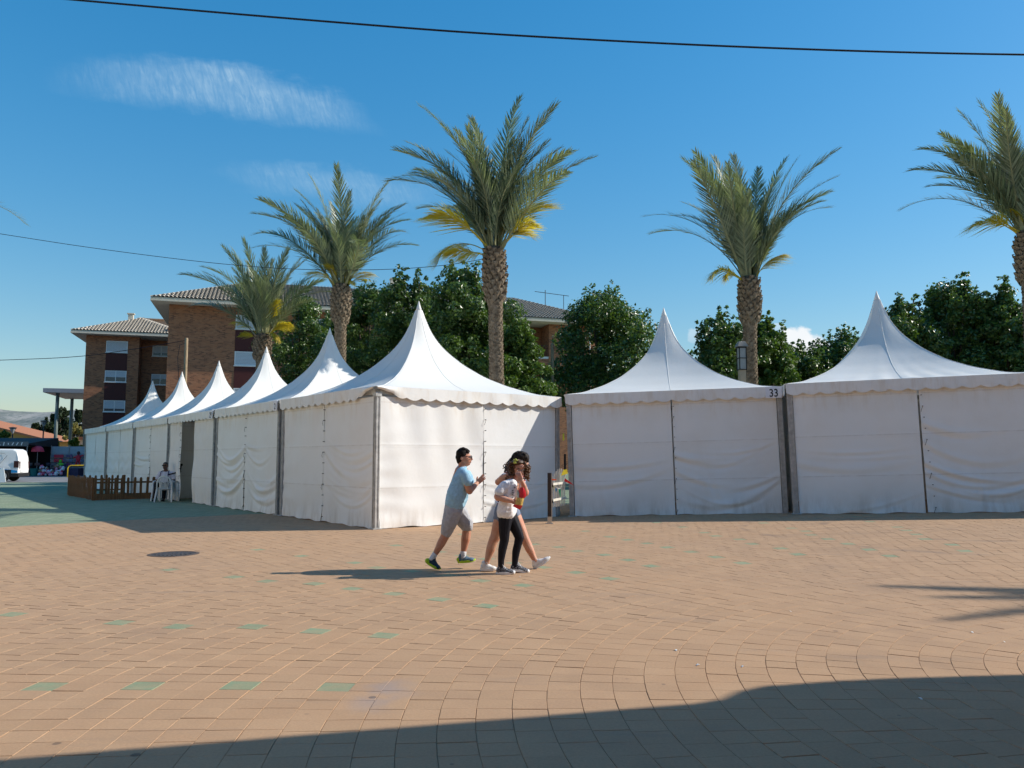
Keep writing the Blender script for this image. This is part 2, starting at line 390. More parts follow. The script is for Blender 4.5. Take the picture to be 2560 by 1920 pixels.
M_PAVER = mat_paver(); M_PLAZA = mat_plaza()
M_CANOPY = mat_canvas('canopy_canvas', (0.80, 0.79, 0.75), (0.75, 0.73, 0.68), 0.08, False)
M_WALL = mat_canvas('wall_canvas', (0.85, 0.84, 0.815), (0.79, 0.76, 0.71), 0.0)
M_ALU = simple('weathered_aluminium', (0.44, 0.43, 0.41), 0.5, 0.4, 0.3, 9, 0.2, 0.2)
M_DARK = simple('near_black_gap', (0.02, 0.02, 0.02), 0.9)
M_BRICK = mat_brick(); M_TILE = mat_tile()
M_CREAM = simple('cream_render', (0.62, 0.55, 0.44), 0.85)
M_WHITEWALL = simple('white_render', (0.72, 0.71, 0.68), 0.85, var=0.06)
M_SHUTTER = simple('white_shutter', (0.56, 0.59, 0.62), 0.55, var=0.05)
M_RED = simple('dark_red_panel', (0.075, 0.018, 0.015), 0.6)
M_GLASS = mat_glass('window_glass')
M_FROND = mat_leaf('palm_frond', (0.09, 0.122, 0.065), (0.26, 0.295, 0.18), 0.40, 0.2, 0.5)
M_FROND_Y = mat_leaf('yellow_palm_frond', (0.46, 0.37, 0.04), (0.62, 0.50, 0.07), 0.5, 0.35, 0.3)
M_RACHIS = simple('palm_rachis', (0.24, 0.24, 0.12), 0.5)
M_BARK = mat_bark('palm_trunk', (0.06, 0.045, 0.032), (0.16, 0.125, 0.09), 9)
M_BOOT = mat_bark('palm_leaf_base', (0.11, 0.08, 0.055), (0.30, 0.235, 0.165), 7)
M_LEAF = mat_leaf('tree_leaf', (0.030, 0.066, 0.014), (0.120, 0.190, 0.045), 0.36, 0.26, 0.55)
M_LEAF2 = mat_leaf('bright_tree_leaf', (0.055, 0.10, 0.018), (0.12, 0.19, 0.04), 0.45, 0.3, 0.4)
M_PINE = mat_leaf('dark_pine_leaf', (0.016, 0.028, 0.014), (0.04, 0.06, 0.025), 0.6, 0.1, 0.2)
M_LEAF_Y = mat_leaf('yellowish_leaf', (0.20, 0.17, 0.05), (0.33, 0.29, 0.11), 0.6, 0.2, 0.2)
M_TRUNK = mat_bark('tree_bark', (0.07, 0.055, 0.04), (0.15, 0.12, 0.09))
M_WOOD = mat_wood('stained_picket_wood', (0.15, 0.068, 0.028), (0.26, 0.125, 0.052))
M_POLEWOOD = mat_wood('weathered_pole_wood', (0.24, 0.17, 0.10), (0.40, 0.30, 0.19))
M_PLASTIC = simple('white_plastic', (0.78, 0.78, 0.76), 0.4, 0.5, 0.04)
M_CABLE = simple('black_cable', (0.012, 0.010, 0.016), 0.6)
M_STEEL = simple('stainless_steel', (0.55, 0.55, 0.54), 0.3, 0.5, 0.1, metal=0.9)

# ================================================================== ground
def smooth01(x): x = min(1, max(0, x)); return x*x*(3-2*x)
def zg(x, y): return 0.027*min(14.0, max(0.0, x+0.9))*smooth01((y-7)/7)
def grid_sheet(name, x0, x1, y0, y1, nx, ny, mat, dz, fz=zg):
    xs = np.linspace(x0, x1, nx+1); ys = np.linspace(y0, y1, ny+1)
    V = np.array([(x, y, fz(x, y)+dz) for y in ys for x in xs])
    i = np.arange(nx*ny); a = (i//nx)*(nx+1)+i % nx
    return np_mesh(name, V, np.stack([a, a+1, a+nx+2, a+nx+1], 1), mat, smooth=True)
ground = MB().add([(-6000, -500, -0.12), (6000, -500, -0.12), (6000, 7000, -0.12), (-6000, 7000, -0.12)], [(0, 1, 2, 3)]).build('ground', simple('far_ground', (0.26, 0.22, 0.16), 0.9, var=0.25, scale=0.02))
tag(ground, kind='structure')
plaza = grid_sheet('plaza', -70, 60, -14, 96, 130, 110, M_PLAZA, -0.0038); tag(plaza, kind='structure')
road = MB()
road.add([(-70, 40.0, 0.004), (-8, 52.0, 0.004), (-8, 96, 0.004), (-70, 96, 0.004)], [(0, 1, 2, 3)])
tag(road.build('road', simple('grey_asphalt', (0.20, 0.20, 0.205), 0.85, var=0.2, scale=1.5)), kind='structure')

RING_W = 0.2
GREEN_ROWS = [(176.7, 0), (163.9, 1), (149.1, 0), (139.3, 2), (129.5, 0), (120.0, 2), (110.4, 0), (100.8, 2), (91.3, 0), (81.0, 2)]
def build_pavers():
    rng = random.Random(3)
    single = []; V = []; F = []; T = []
    gap = 0.0020
    for i in range(8, 105):
        r0 = i*RING_W; r1 = r0+RING_W; rm = r0+RING_W/2
        n = max(8, round(2*math.pi*rm/0.180)); da = 2*math.pi/n; ph = (i % 2)*da/2+rng.uniform(-0.08, 0.08)*da
        greens = set()
        for ang, off in GREEN_ROWS:
            if i >= 31 and (i-31-off) % 3 == 0 and i < 31+3*10 and not (i > 46 and (i//3) % 2):
                greens.add(int(round((R(ang)-ph)/da)) % n)
        for k in range(n):
            a = ph+k*da
            x = PC[0]+rm*math.cos(a); y = PC[1]+rm*math.sin(a)
            if y < 2.9 or y > 17.6 or abs(x) > 0.66*y+0.7: continue
            if rm > 19.7: continue
            # leave the tents' footprints to the sheet below
            if (x+2.74)*0.8+(y-16.05)*0.6 > 0.4 and (x+2.74)*0.6-(y-16.05)*0.8 < -0.2: continue
            if y > 18.75-0.155*(x-1.2): continue
            t = 2.0 if k in greens else rng.random()
            dz = rng.uniform(-0.0012, 0.0012); tx = rng.uniform(-0.0008, 0.0008); ty = rng.uniform(-0.0008, 0.0008)
            g = gap+rng.uniform(-0.001, 0.0025)*(1.6 if rng.random()<0.2 else 1); ja = rng.uniform(-0.003, 0.003)
            vs = []
            for (rr, sg, z, ins) in ((r0, -1, -0.03, 0), (r1, -1, -0.03, 0), (r1, 1, -0.03, 0), (r0, 1, -0.03, 0),
                                     (r0, -1, -0.0025, 0), (r1, -1, -0.0025, 0), (r1, 1, -0.0025, 0), (r0, 1, -0.0025, 0),
                                     (r0, -1, 0, 1), (r1, -1, 0, 1), (r1, 1, 0, 1), (r0, 1, 0, 1)):
                m = g*0.5+(0.0014 if ins else 0.0)
                q = rr+(m if rr == r0 else -m); aa = a+sg*(da/2-m/rr)+ja/rr
                px = PC[0]+q*math.cos(aa); py = PC[1]+q*math.sin(aa)
                vs.append((px, py, zg(px, py)+z+dz+(px-x)*tx*8+(py-y)*ty*8))
            fs = [(8, 11, 10, 9)]
            for j in range(4):
                j2 = (j+1) % 4; fs += [(j, j2, j2+4, j+4), (j+4, j2+4, j2+8, j+8)]
            vis = abs(x)/max(y, 0.1) < 0.66 and y > 3.55
            single.append((math.hypot(x, y) if vis else 99, (x, y), vs, fs, t))
    single.sort(key=lambda s: s[0])
    for d, (x, y), vs, fs, t in single[:300]:
        me = bpy.data.meshes.new('paver'); me.from_pydata([(a-x, b-y, c) for a, b, c in vs], [], fs)
        at_ = me.attributes.new('tint', 'FLOAT', 'FACE'); at_.data.foreach_set('value', [t]*len(fs))
        o = link('paver', me, plaza, M_PAVER); o.location = (x, y, 0)
    rest = single[300:]
    V = np.array([v for s in rest for v in s[2]]); base = np.arange(len(rest))[:, None, None]*12
    F = (np.array(rest[0][3])[None]+base).reshape(-1, 4); T = np.repeat([s[4] for s in rest], 9)
    o = np_mesh('paver_field', V, F, M_PAVER, plaza, attr={'tint': T}); tag(o, kind='stuff')
build_pavers()
# normals of the pavers may face either way: Cycles shades both sides alike

# manhole cover let into the paving
def manhole():
    p = gd(375, 1197); e = empty('manhole_cover', (p.x, p.y, 0), 0.3, 'round dark iron manhole cover set in the terracotta paving', 'manhole cover')
    MB().lathe([(0.36, -0.02), (0.36, 0.005), (0.31, 0.007), (0.31, -0.02)], seg=28).build('rim', simple('rusty_rim', (0.10, 0.075, 0.06), 0.8), e)
    m = MB().lathe([(0.305, -0.02), (0.305, 0.004), (0.29, 0.006), (0.0005, 0.006)], seg=28)
    for k in range(-4, 5):
        h = math.sqrt(max(0, 0.26**2-(k*0.06)**2))
        if h > 0.05: m.box((k*0.06, 0, 0.008), (0.025, 2*h*0.9, 0.007))
    m.build('lid', simple('cast_iron', (0.055, 0.047, 0.045), 0.65, 0.4, 0.3, 20), e)
manhole()
# scraps of litter
def litter():
    rng = random.Random(11); mw = simple('white_paper_scrap', (0.75, 0.75, 0.72), 0.8)
    spots = [(1690, 1627), (1975, 1530), (2430, 1582), (1857, 1668), (2300, 1748), (1300, 1445), (1745, 1664), (2510, 1606)]
    for px, py in spots:
        r = ray(px, py); p = Vector((0, 0, CAM_H))+r*(-CAM_H/r.z)
        a = rng.uniform(0, 3); s = rng.uniform(0.009, 0.018)
        m = MB(); m.add([(-s, -s*0.5, 0.004), (s*0.2, -s*0.6, 0.010), (s, s*0.1, 0.005), (s*0.1, s*0.6, 0.012), (-s*0.8, s*0.4, 0.003)], [(0, 1, 3, 4), (1, 2, 3)])
        m.add([(-s, -s*0.5, 0.003), (s*0.2, -s*0.6, 0.009), (s, s*0.1, 0.004), (s*0.1, s*0.6, 0.011), (-s*0.8, s*0.4, 0.002)], [(0, 4, 3, 1), (1, 3, 2)])
        o = m.build('paper_scrap', mw, recalc=False); o.location = (p.x, p.y, zg(p.x, p.y)); o.rotation_euler = (0, 0, a)
        tag(o, 'tiny white scrap of litter lying on the terracotta paving', 'litter', 'scraps of litter on the paving')
litter()

# ================================================================== unseen blocks added to shade the foreground and bounce warm light
def unseen_light_blocks():
    hc = 4.3; k = hc/math.tan(SUN_EL); ox, oy = k*math.cos(SUN_AZ), k*math.sin(SUN_AZ)
    E = [(-2.56, 3.85), (-2.4, 3.89), (1.05, 4.75), (1.22, 4.83), (1.35, 4.98), (1.55, 5.10), (2.04, 5.22), (3.37, 5.36), (3.8, 5.47), (4.3, 5.50), (10.0, 6.0)]
    poly = [(x+ox, y+oy) for x, y in E]+[(10.0+ox, -7.0), (-2.56+ox, -7.0)]  # added caster: roof outline is the wanted shadow edge moved towards the sun
    cx, cy = 9.0, -1.0
    b = empty('added_shade_caster', (cx, cy, 0), 0, 'unseen flat-roofed terracotta block added out of frame to shade the right foreground', 'building')
    warm = simple('terracotta_render', (0.46, 0.29, 0.19), 0.85)
    MB((cx, cy, 0)).prism(poly, hc-0.25, hc, axis='z').build('roof', warm, b)
    ins = [(cx+(x-cx)*0.97, cy+(y-cy)*0.97) for x, y in poly]
    MB((cx, cy, 0)).prism(ins, -0.05, hc-0.252, axis='z').build('wall', warm, b)
    for j in range(4):
        w = MB((cx, cy, 0)); x0 = ins[0][0]-0.03; y0 = -6+j*2.6
        w.bx(x0-0.04, x0+0.02, y0, y0+1.3, 1.0, 2.6); w.build('window', M_GLASS, b)
    # unseen block added behind the viewer: covers blue sky, bounces warm light
    e = empty('added_bounce_rear', (0, -8, 0), 0, 'unseen terracotta block added behind the viewer to bounce warm light', 'building')
    MB().bx(-34, 30, -8, 0, 0, 12.5).build('wall', simple('warm_bounce_wall', (0.58, 0.42, 0.30), 0.85), e)
    MB().bx(-34.5, 30.5, -8.5, 0.5, 12.502, 12.8).build('roof', M_TILE, e)
    for j in range(20):
        for zz in (1.0, 4.0, 7.0, 10.0):
            MB().bx(-33+j*3.1, -31.9+j*3.1, 0.0, 0.06, zz, zz+1.6).build('window', M_GLASS, e)
    # unseen sunlit block added left of frame to bounce warm light into shade
    w = empty('added_bounce_left', (-25, 3, 0), 0, 'unseen sunlit cream block added beyond the left edge to bounce light', 'building')
    MB().bx(-9, 0, -11, 22, 0, 12.5).build('wall', simple('cream_bounce_wall', (0.66, 0.56, 0.44), 0.85), w)
    MB().bx(-9.5, 0.6, -11.5, 22.5, 12.502, 12.8).build('roof', M_TILE, w)
    for j in range(8):
        for zz in (1.0, 4.4, 7.8): MB().bx(-0.01, 0.06, -10+j*3.8, -8.8+j*3.8, zz, zz+1.7).build('window', M_GLASS, w)
unseen_light_blocks()
# ================================================================== marquee tents
EAVE, PEAK, TW = 2.86, 5.20, 4.94
GT = np.array([0, .167, .38, .543, .704, .823, .909, .962, 1.0]); GH = np.array([0, .03, .125, .228, .375, .53, .69, .83, 1.0])
def gprof(t): return np.interp(t, GT, GH)
_tt = np.linspace(0, 1, 41)
_gg = gprof(_tt)
for _ in range(3): _gg[1:-1] = (_gg[:-2]+2*_gg[1:-1]+_gg[2:])/4
def vnoise(a, b, seed):
    """cheap smooth 2-D noise from summed sines"""
    r = random.Random(seed); s = 0
    for k in range(5):
        s = s+np.sin(a*r.uniform(0.6, 3.2)+b*r.uniform(-3, 3)+r.uniform(0, 6.28))/(1+0.5*k)
    return s/2.6

def side_map(side, w):
    return {'front': lambda a, b, z: (a, b, z), 'right': lambda a, b, z: (w-b, a, z),
            'back': lambda a, b, z: (w-a, w-b, z), 'left': lambda a, b, z: (b, w-a, z)}[side]

def tent_canopy(parent, seed, ripples=0.0, lift=None):
    n = 40; T = _tt; half = TW/2
    V = []; rng = random.Random(seed); ph = rng.uniform(0, 6)
    for j, t in enumerate(T):
        circ = 0.55*smooth01((t-0.72)/0.28)
        for q in range(4):
            for i in range(n):
                s = -1+2*i/n
                sq = {0: (s, -1), 1: (1, s), 2: (-s, 1), 3: (-1, -s)}[q]
                l = math.hypot(*sq); ci = (sq[0]/l*1.2, sq[1]/l*1.2)
                x = sq[0]*(1-circ)+ci[0]*circ; y = sq[1]*(1-circ)+ci[1]*circ
                rad = half*(1-t)+0.07*t
                z = EAVE+(PEAK-0.15-EAVE)*_gg[j]
                # fabric between the ridges hangs a little lower
                z -= 0.055*(1-abs(s)**2.2)*math.sin(math.pi*min(1, t*1.15))*(1-circ)*0.8
                if ripples and q == 0:
                    z += ripples*math.sin(s*24+ph+3*t)*math.exp(-((s-0.05)/0.55)**2)*math.exp(-(t/0.16))*math.sin(min(1, t/0.04)*1.57)
                z += 0.006*math.sin(s*17+ph+q)*math.exp(-t/0.12)*math.sin(min(1, t/0.05)*1.57)
                zz = z
                V.append((half+x*rad, half+y*rad, zz))
    m = 4*n; Vn = np.array(V); F = []
    for j in range(len(T)-1):
        for i in range(m): F.append((j*m+i, j*m+(i+1) % m, (j+1)*m+(i+1) % m, (j+1)*m+i))
    o = np_mesh('canopy', Vn, np.array(F), M_CANOPY, parent, smooth=True)
    MB().lathe([(0.075, 0), (0.066, 0.06), (0.03, 0.17), (0.008, 0.25)], (half, half, PEAK-0.17), 10).build('finial', M_CANOPY, parent, smooth=True)
    # welded seams along the hips and down the middle of each slope
    for q in range(4):
        for s_ in (-1.0, 0.0):
            i = 0 if s_ < 0 else n//2; pts = []
            for j in range(0, len(T)-1, 1):
                v = Vector(Vn[j*m+q*n+i]); pts.append(v+Vector((0, 0, 0.001)))
            MB().tube(pts, 0.006, 4).build('weld_seam', M_CANOPY, parent, smooth=True)
    return o

def tent_valance(parent, side, seed, torn=None, curl=0.0):
    nsc = 14; npt = 10*nsc; mp = side_map(side, TW); rng = random.Random(seed); ph = rng.uniform(0, 6)
    V = []; rows = 6
    for j in range(rows+1):
        f = j/rows
        for i in range(npt+1):
            a = TW*i/npt
            sc = 0.055*abs(math.sin(math.pi*nsc*i/npt))
            bot = EAVE-0.205-sc
            b = -0.03-0.008*math.sin(a*2.1+ph)*f-0.012*f*math.sin(a*7.3+ph)*(0.5+0.5*math.sin(a*1.3+ph))
            top = EAVE+0.005
            if torn is not None:
                ta, wd = torn
                k = smooth01(1-abs(a-ta)/wd)
                bot = bot+(top-0.05-bot)*k; b -= 0.05*k*math.sin(f*3.1)
            V.append(mp(a, b, top+(bot-top)*f))
    F = [(j*(npt+1)+i, j*(npt+1)+i+1, (j+1)*(npt+1)+i+1, (j+1)*(npt+1)+i) for j in range(rows) for i in range(npt)]
    np_mesh('valance', np.array(V), np.array(F), M_WALL, parent, smooth=True)
    V2 = [mp(0, -0.03, EAVE+0.006), mp(TW, -0.03, EAVE+0.006), mp(TW, 0.004, EAVE+0.010), mp(0, 0.004, EAVE+0.010)]
    np_mesh('eave_hem', np.array(V2), np.array([[0, 1, 2, 3]]), M_WALL, parent)

def wall_panel(parent, side, a0, a1, seed, style='swag', amp=1.0, z0=0.015, z1=2.66, res=0.035, pin=None, b0=0.05, lift=0.0, edge=0.0):
    mp = side_map(side, TW); nx = max(4, int((a1-a0)/res)); nz = max(4, int((z1-z0)/res)); rng = random.Random(seed)
    u = np.linspace(0, 1, nx+1)[None, :]; v = np.linspace(0, 1, nz+1)[:, None]
    X = a0+(a1-a0)*u+0*v; Z = z0+(z1-z0)*v+0*u; w = a1-a0
    pinu = rng.choice([0.0, 1.0]) if pin is None else pin
    low = np.clip(1-v*1.15, 0, 1)**0.8
    d = 0.016*vnoise(X*1.4, Z*1.3, seed)
    def fold(za, zb, sag, wd, A, c, sp):
        zp = za+(zb-za)*u-sag*4*u*(1-u); t = (Z-zp)/wd
        return A*(np.exp(-t*t)-0.75*np.exp(-((t+1.5)/0.9)**2))*np.exp(-((u-c)/sp)**2)
    if style in ('swag', 'calm'):
        nf = 9 if style == 'swag' else 4
        for i in range(nf):
            hi = rng.uniform(0.55, 1.95) if style == 'swag' else rng.uniform(0.4, 1.5); oth = hi-rng.uniform(-0.1, 0.5)
            za, zb = (hi, oth) if pinu == 0.0 else (oth, hi)
            d = d+amp*fold(za, zb, rng.uniform(0.12, 0.5)*(1 if style == 'swag' else 0.5), rng.uniform(0.035, 0.085), rng.uniform(0.010, 0.026), rng.uniform(0.1, 0.9), rng.uniform(0.25, 0.6))
        # vertical pulls below the eave and slant pulls towards the foot
        d = d+amp*0.006*np.sin(X*9.5+2.2*vnoise(X*2.2, Z*0.6, seed+2))*np.clip((v-0.5)*1.6, 0, 1)*(0.5+0.5*vnoise(X, Z*0.3, seed+7))
        for i in range(3):
            x0 = rng.uniform(0, 1); sl = rng.uniform(0.25, 0.7)*rng.choice([-1, 1]); t = (u-x0-sl*(v-0.1))/rng.uniform(0.015, 0.035)
            d = d+amp*rng.uniform(0.006, 0.013)*np.exp(-t*t)*np.exp(-((v-0.18)/0.2)**2)
    elif style == 'taut':
        d = d+amp*0.010*np.sin((X*1.0+Z*0.35)*7.5+1.5*vnoise(X, Z, seed+2))*(0.35+0.65*np.clip((v-0.3)*1.6, 0, 1))
        d = d+amp*0.009*np.sin(Z*17+1.4*vnoise(X*1.5, Z, seed+4))*np.exp(-(u/0.22)**1.2)*np.clip(1.05-v, 0, 1)
        d = d+amp*0.012*np.sin((Z*7-X*2.0)+rng.uniform(0, 6))*np.clip(0.4-v, 0, 1)*2
    elif style == 'chevron':
        d = d+amp*0.024*np.sin((Z*13+np.abs(((u*2) % 1)-0.5)*6.0))*low**1.2*np.clip(1-np.abs(((u*2) % 1)-0.5)*0.9, 0, 1)
    elif style == 'gather':
        lam = w/max(3, round(w/0.16)); d = d+amp*0.035*np.sin(2*np.pi*(X-a0)/lam+0.8*vnoise(X*2, Z*0.5, seed))*(0.55+0.45*(1-v))
        d = d+0.03*np.sin(Z*4.0+seed)*low
    for zs in (0.87-0.06, 1.74-0.06):                       # welded cross seams
        d = d+0.006*np.exp(-((Z-zs)/0.022)**2)
    d = d+0.035*np.exp(-v/0.05)*(0.5+0.5*np.sin(X*5+seed))*0.8     # foot flares out
    Zb = Z+np.where(v < 0.02, 0.018*np.abs(np.sin(X*3.1+seed))*np.sin(X*7+seed), 0)
    B = b0-d
    V = np.array([mp(x, b, z) for x, b, z in zip(X.ravel(), B.ravel(), Zb.ravel())])
    i = np.arange(nx*nz); a = (i//nx)*(nx+1)+i % nx
    return np_mesh('wall_panel', V, np.stack([a, a+1, a+nx+2, a+nx+1], 1), M_WALL, parent, smooth=True)

def seam(parent, side, a, n=11, z0=0.12, z1=2.5, lean=0.0):
    mp = side_map(side, TW); m = MB()
    for k in range(n):
        z = z0+(z1-z0)*k/(n-1); aa = a+lean*(1-k/(n-1))
        p = Vector(mp(aa+0.035, 0.05, z)); q = Vector(mp(aa+0.035, 0.005, z)); m.tube([p, q], 0.009, 6)
        if k % 3 == 0: m.tube([mp(aa+0.035, 0.004, z), mp(aa+0.005, 0.0, z-0.07), mp(aa-0.005, 0.02, z-0.12)], 0.004, 4)
    m.build('lacing', M_DARK, parent)

def tent_frame(parent, sides):
    w = 0.13
    for ax, ay in ((0.075, 0.075), (TW-0.075, 0.075), (TW-0.075, TW-0.075), (0.075, TW-0.075)):
        m = MB(); m.box((ax, ay, EAVE/2-0.05), (0.10, 0.10, EAVE-0.12))
        sx = -1 if ax < 1 else 1; sy = -1 if ay < 1 else 1
        # keder grooves on the outer faces
        m.box((ax+sx*0.055, ay-0.035, EAVE/2-0.05), (0.012, 0.025, EAVE-0.2)); m.box((ax+sx*0.055, ay+0.035, EAVE/2-0.05), (0.012, 0.025, EAVE-0.2))
        m.box((ax-0.035, ay+sy*0.055, EAVE/2-0.05), (0.025, 0.012, EAVE-0.2)); m.box((ax+0.035, ay+sy*0.055, EAVE/2-0.05), (0.025, 0.012, EAVE-0.2))
        m.box((ax, ay, 0.012), (0.2, 0.2, 0.018)); m.box((ax, ay, EAVE-0.16), (0.135, 0.135, 0.09))
        p = m.build('post', M_ALU, parent)
    for s in sides:
        mp = side_map(s, TW); c0 = Vector(mp(0.14, 0.075, EAVE-0.1)); c1 = Vector(mp(TW-0.14, 0.075, EAVE-0.1))
        MB().box((c0+c1)/2, (abs(c1.x-c0.x)+0.06, abs(c1.y-c0.y)+0.06, 0.11)).build('eave_beam', M_ALU, parent)

def text_part(txt, parent, loc, size, rotz=0.0, mat=None, sx=1.0):
    cu = bpy.data.curves.new('digits', 'FONT'); cu.body = txt; cu.size = size; cu.extrude = 0.001; cu.align_x = 'CENTER'; cu.align_y = 'CENTER'
    cu.offset = size*0.012
    tmp = bpy.data.objects.new('tmp_text', cu); COL.objects.link(tmp)
    dg = bpy.context.evaluated_depsgraph_get(); me = bpy.data.meshes.new_from_object(tmp.evaluated_get(dg))
    bpy.data.objects.remove(tmp); me.materials.clear()
    o = link('digits', me, parent, mat or M_DARK); o.location = loc; o.rotation_euler = (math.pi/2, 0, rotz); o.scale = (sx, 1, 1)
    return o

def tent(loc, rz, label, seed, panels, tilt=0.0, sign=None, torn=None, ripples=0.0, lac=True, valsides=('front', 'right')):
    t = empty('pagoda_tent', loc, rz, label, 'tent', 'white pagoda tents of the fair', ry=-tilt)
    tent_canopy(t, seed, ripples)
    for s in ('front', 'right', 'back', 'left'):
        tn = None
        if torn and s == 'front': tn = (TW, 0.95)
        if torn and s == 'right': tn = (0.0, 0.75)
        tent_valance(t, s, seed*3+hash(s) % 7 if False else seed*3+len(s), tn)
    tent_frame(t, ('front', 'right', 'back', 'left'))
    for p in panels: wall_panel(t, *p[:3], seed*10+int(p[1]*3)+len(p[0]), **(p[3] if len(p) > 3 else {}))
    covered = {p[0] for p in panels}
    for s in ('back', 'left', 'right', 'front'):
        if s not in covered: wall_panel(t, s, 0.14, TW-0.14, seed+5, style='calm', res=0.16)
    if sign:
        z = EAVE-0.125; a = TW-0.20 if sign != '2' else TW-0.14
        bw = 0.36 if len(sign) > 1 else 0.24
        b = MB(); b.box((a, -0.052, z), (bw, 0.006, 0.26)); bo = b.build('number_sign', simple('sign_paper', (0.80, 0.80, 0.84), 0.6, var=0.03), t)
        text_part(sign, bo, (a, -0.057, z-0.025), 0.25 if len(sign) > 1 else 0.22, sx=0.82)
    return t

C0 = Vector((-2.74, 16.05, 0)); ROW = Vector((-0.613, 0.790, 0)); PITCH_T = 5.07
RZ_L = math.atan2(-0.790, 0.613)
def rowpos(k): return C0+ROW*(PITCH_T*k+TW)
# corner tent (front = shaded face, right = sunlit face)
tent(rowpos(0), RZ_L, 'large white corner tent with a sunlit wall and a torn-up valance at its corner', 11,
     [('front', 0.13, 2.42, dict(style='taut', amp=1.0, pin=1.0)), ('front', 2.44, 4.80, dict(style='swag', amp=0.8, pin=0.0)),
      ('right', 0.14, 2.70, dict(style='taut', amp=0.9)), ('right', 2.72, 4.80, dict(style='calm', amp=0.55, pin=0.0))], torn=True)
tent(rowpos(1), RZ_L, 'white tent with laced draped walls directly left of the sunlit corner tent', 12,
     [('front', 0.13, 2.46, dict(style='swag', amp=1.5, pin=1.0)), ('front', 2.48, 4.80, dict(style='swag', amp=1.2, pin=0.0))], sign='2')
tent(rowpos(2), RZ_L, 'white tent numbered 29 with its gathered entrance curtain standing open', 13,
     [('front', 2.85, 4.80, dict(style='gather', amp=0.9)), ('front', 0.10, 1.35, dict(style='gather', amp=1.3))], sign='29')
tent(rowpos(3), RZ_L, 'white tent behind the wooden picket enclosure', 14,
     [('front', 0.13, 2.46, dict(style='calm', amp=1.3)), ('front', 2.48, 4.80, dict(style='gather', amp=0.6))])
tent(rowpos(4), RZ_L, 'white tent second from the far end of the receding row', 15,
     [('front', 0.13, 2.46, dict(style='chevron')), ('front', 2.48, 4.80, dict(style='chevron'))])
tent(rowpos(5), RZ_L, 'farthest white tent at the left end of the receding row', 16,
     [('front', 0.13, 2.46, dict(style='chevron')), ('front', 2.48, 4.80, dict(style='chevron'))])
RZ33 = math.atan2(-0.155, 0.988); RZ3 = math.atan2(-0.245, 0.970)
T33 = Vector((1.33, 18.86, 0.05)); T34 = Vector((6.14, 17.66, 0.19))
t33 = tent(T33, RZ33, 'white tent carrying the black number 33 on its valance', 21,
     [('front', 0.14, 2.44, dict(style='calm', amp=0.9, pin=1.0)), ('front', 2.47, 4.80, dict(style='swag', amp=1.0, pin=1.0))], tilt=R(1.45), sign='33')
tent(T34, RZ3, 'tall white tent with stained wrinkled eaves right of tent number 33', 22,
     [('front', 0.14, 2.66, dict(style='calm', amp=0.6, pin=1.0)), ('front', 2.70, 4.80, dict(style='swag', amp=1.0, pin=0.0))], tilt=R(1.45), ripples=0.05)
T35 = T34+Vector((0.970, -0.245, 0))*5.05+Vector((0, 0, 0.12))
tent(T35, RZ3+0.05, 'white tent mostly outside the right edge showing only its roof', 23, [], tilt=R(0.5))
for t, a, ln in (('corner', 2.72, 0), ):
    pass
def add_seams():
    tents = [o for o in bpy.data.objects if o.name.startswith('pagoda_tent')]
    seam(tents[0], 'front', 2.44, lean=0.0); seam(tents[0], 'right', 2.71)
    seam(tents[1], 'front', 2.48); seam(tents[2], 'front', 1.36); seam(tents[3], 'front', 2.48)
    seam(t33, 'front', 2.46); seam(tents[7], 'front', 2.70, lean=0.12)
add_seams()
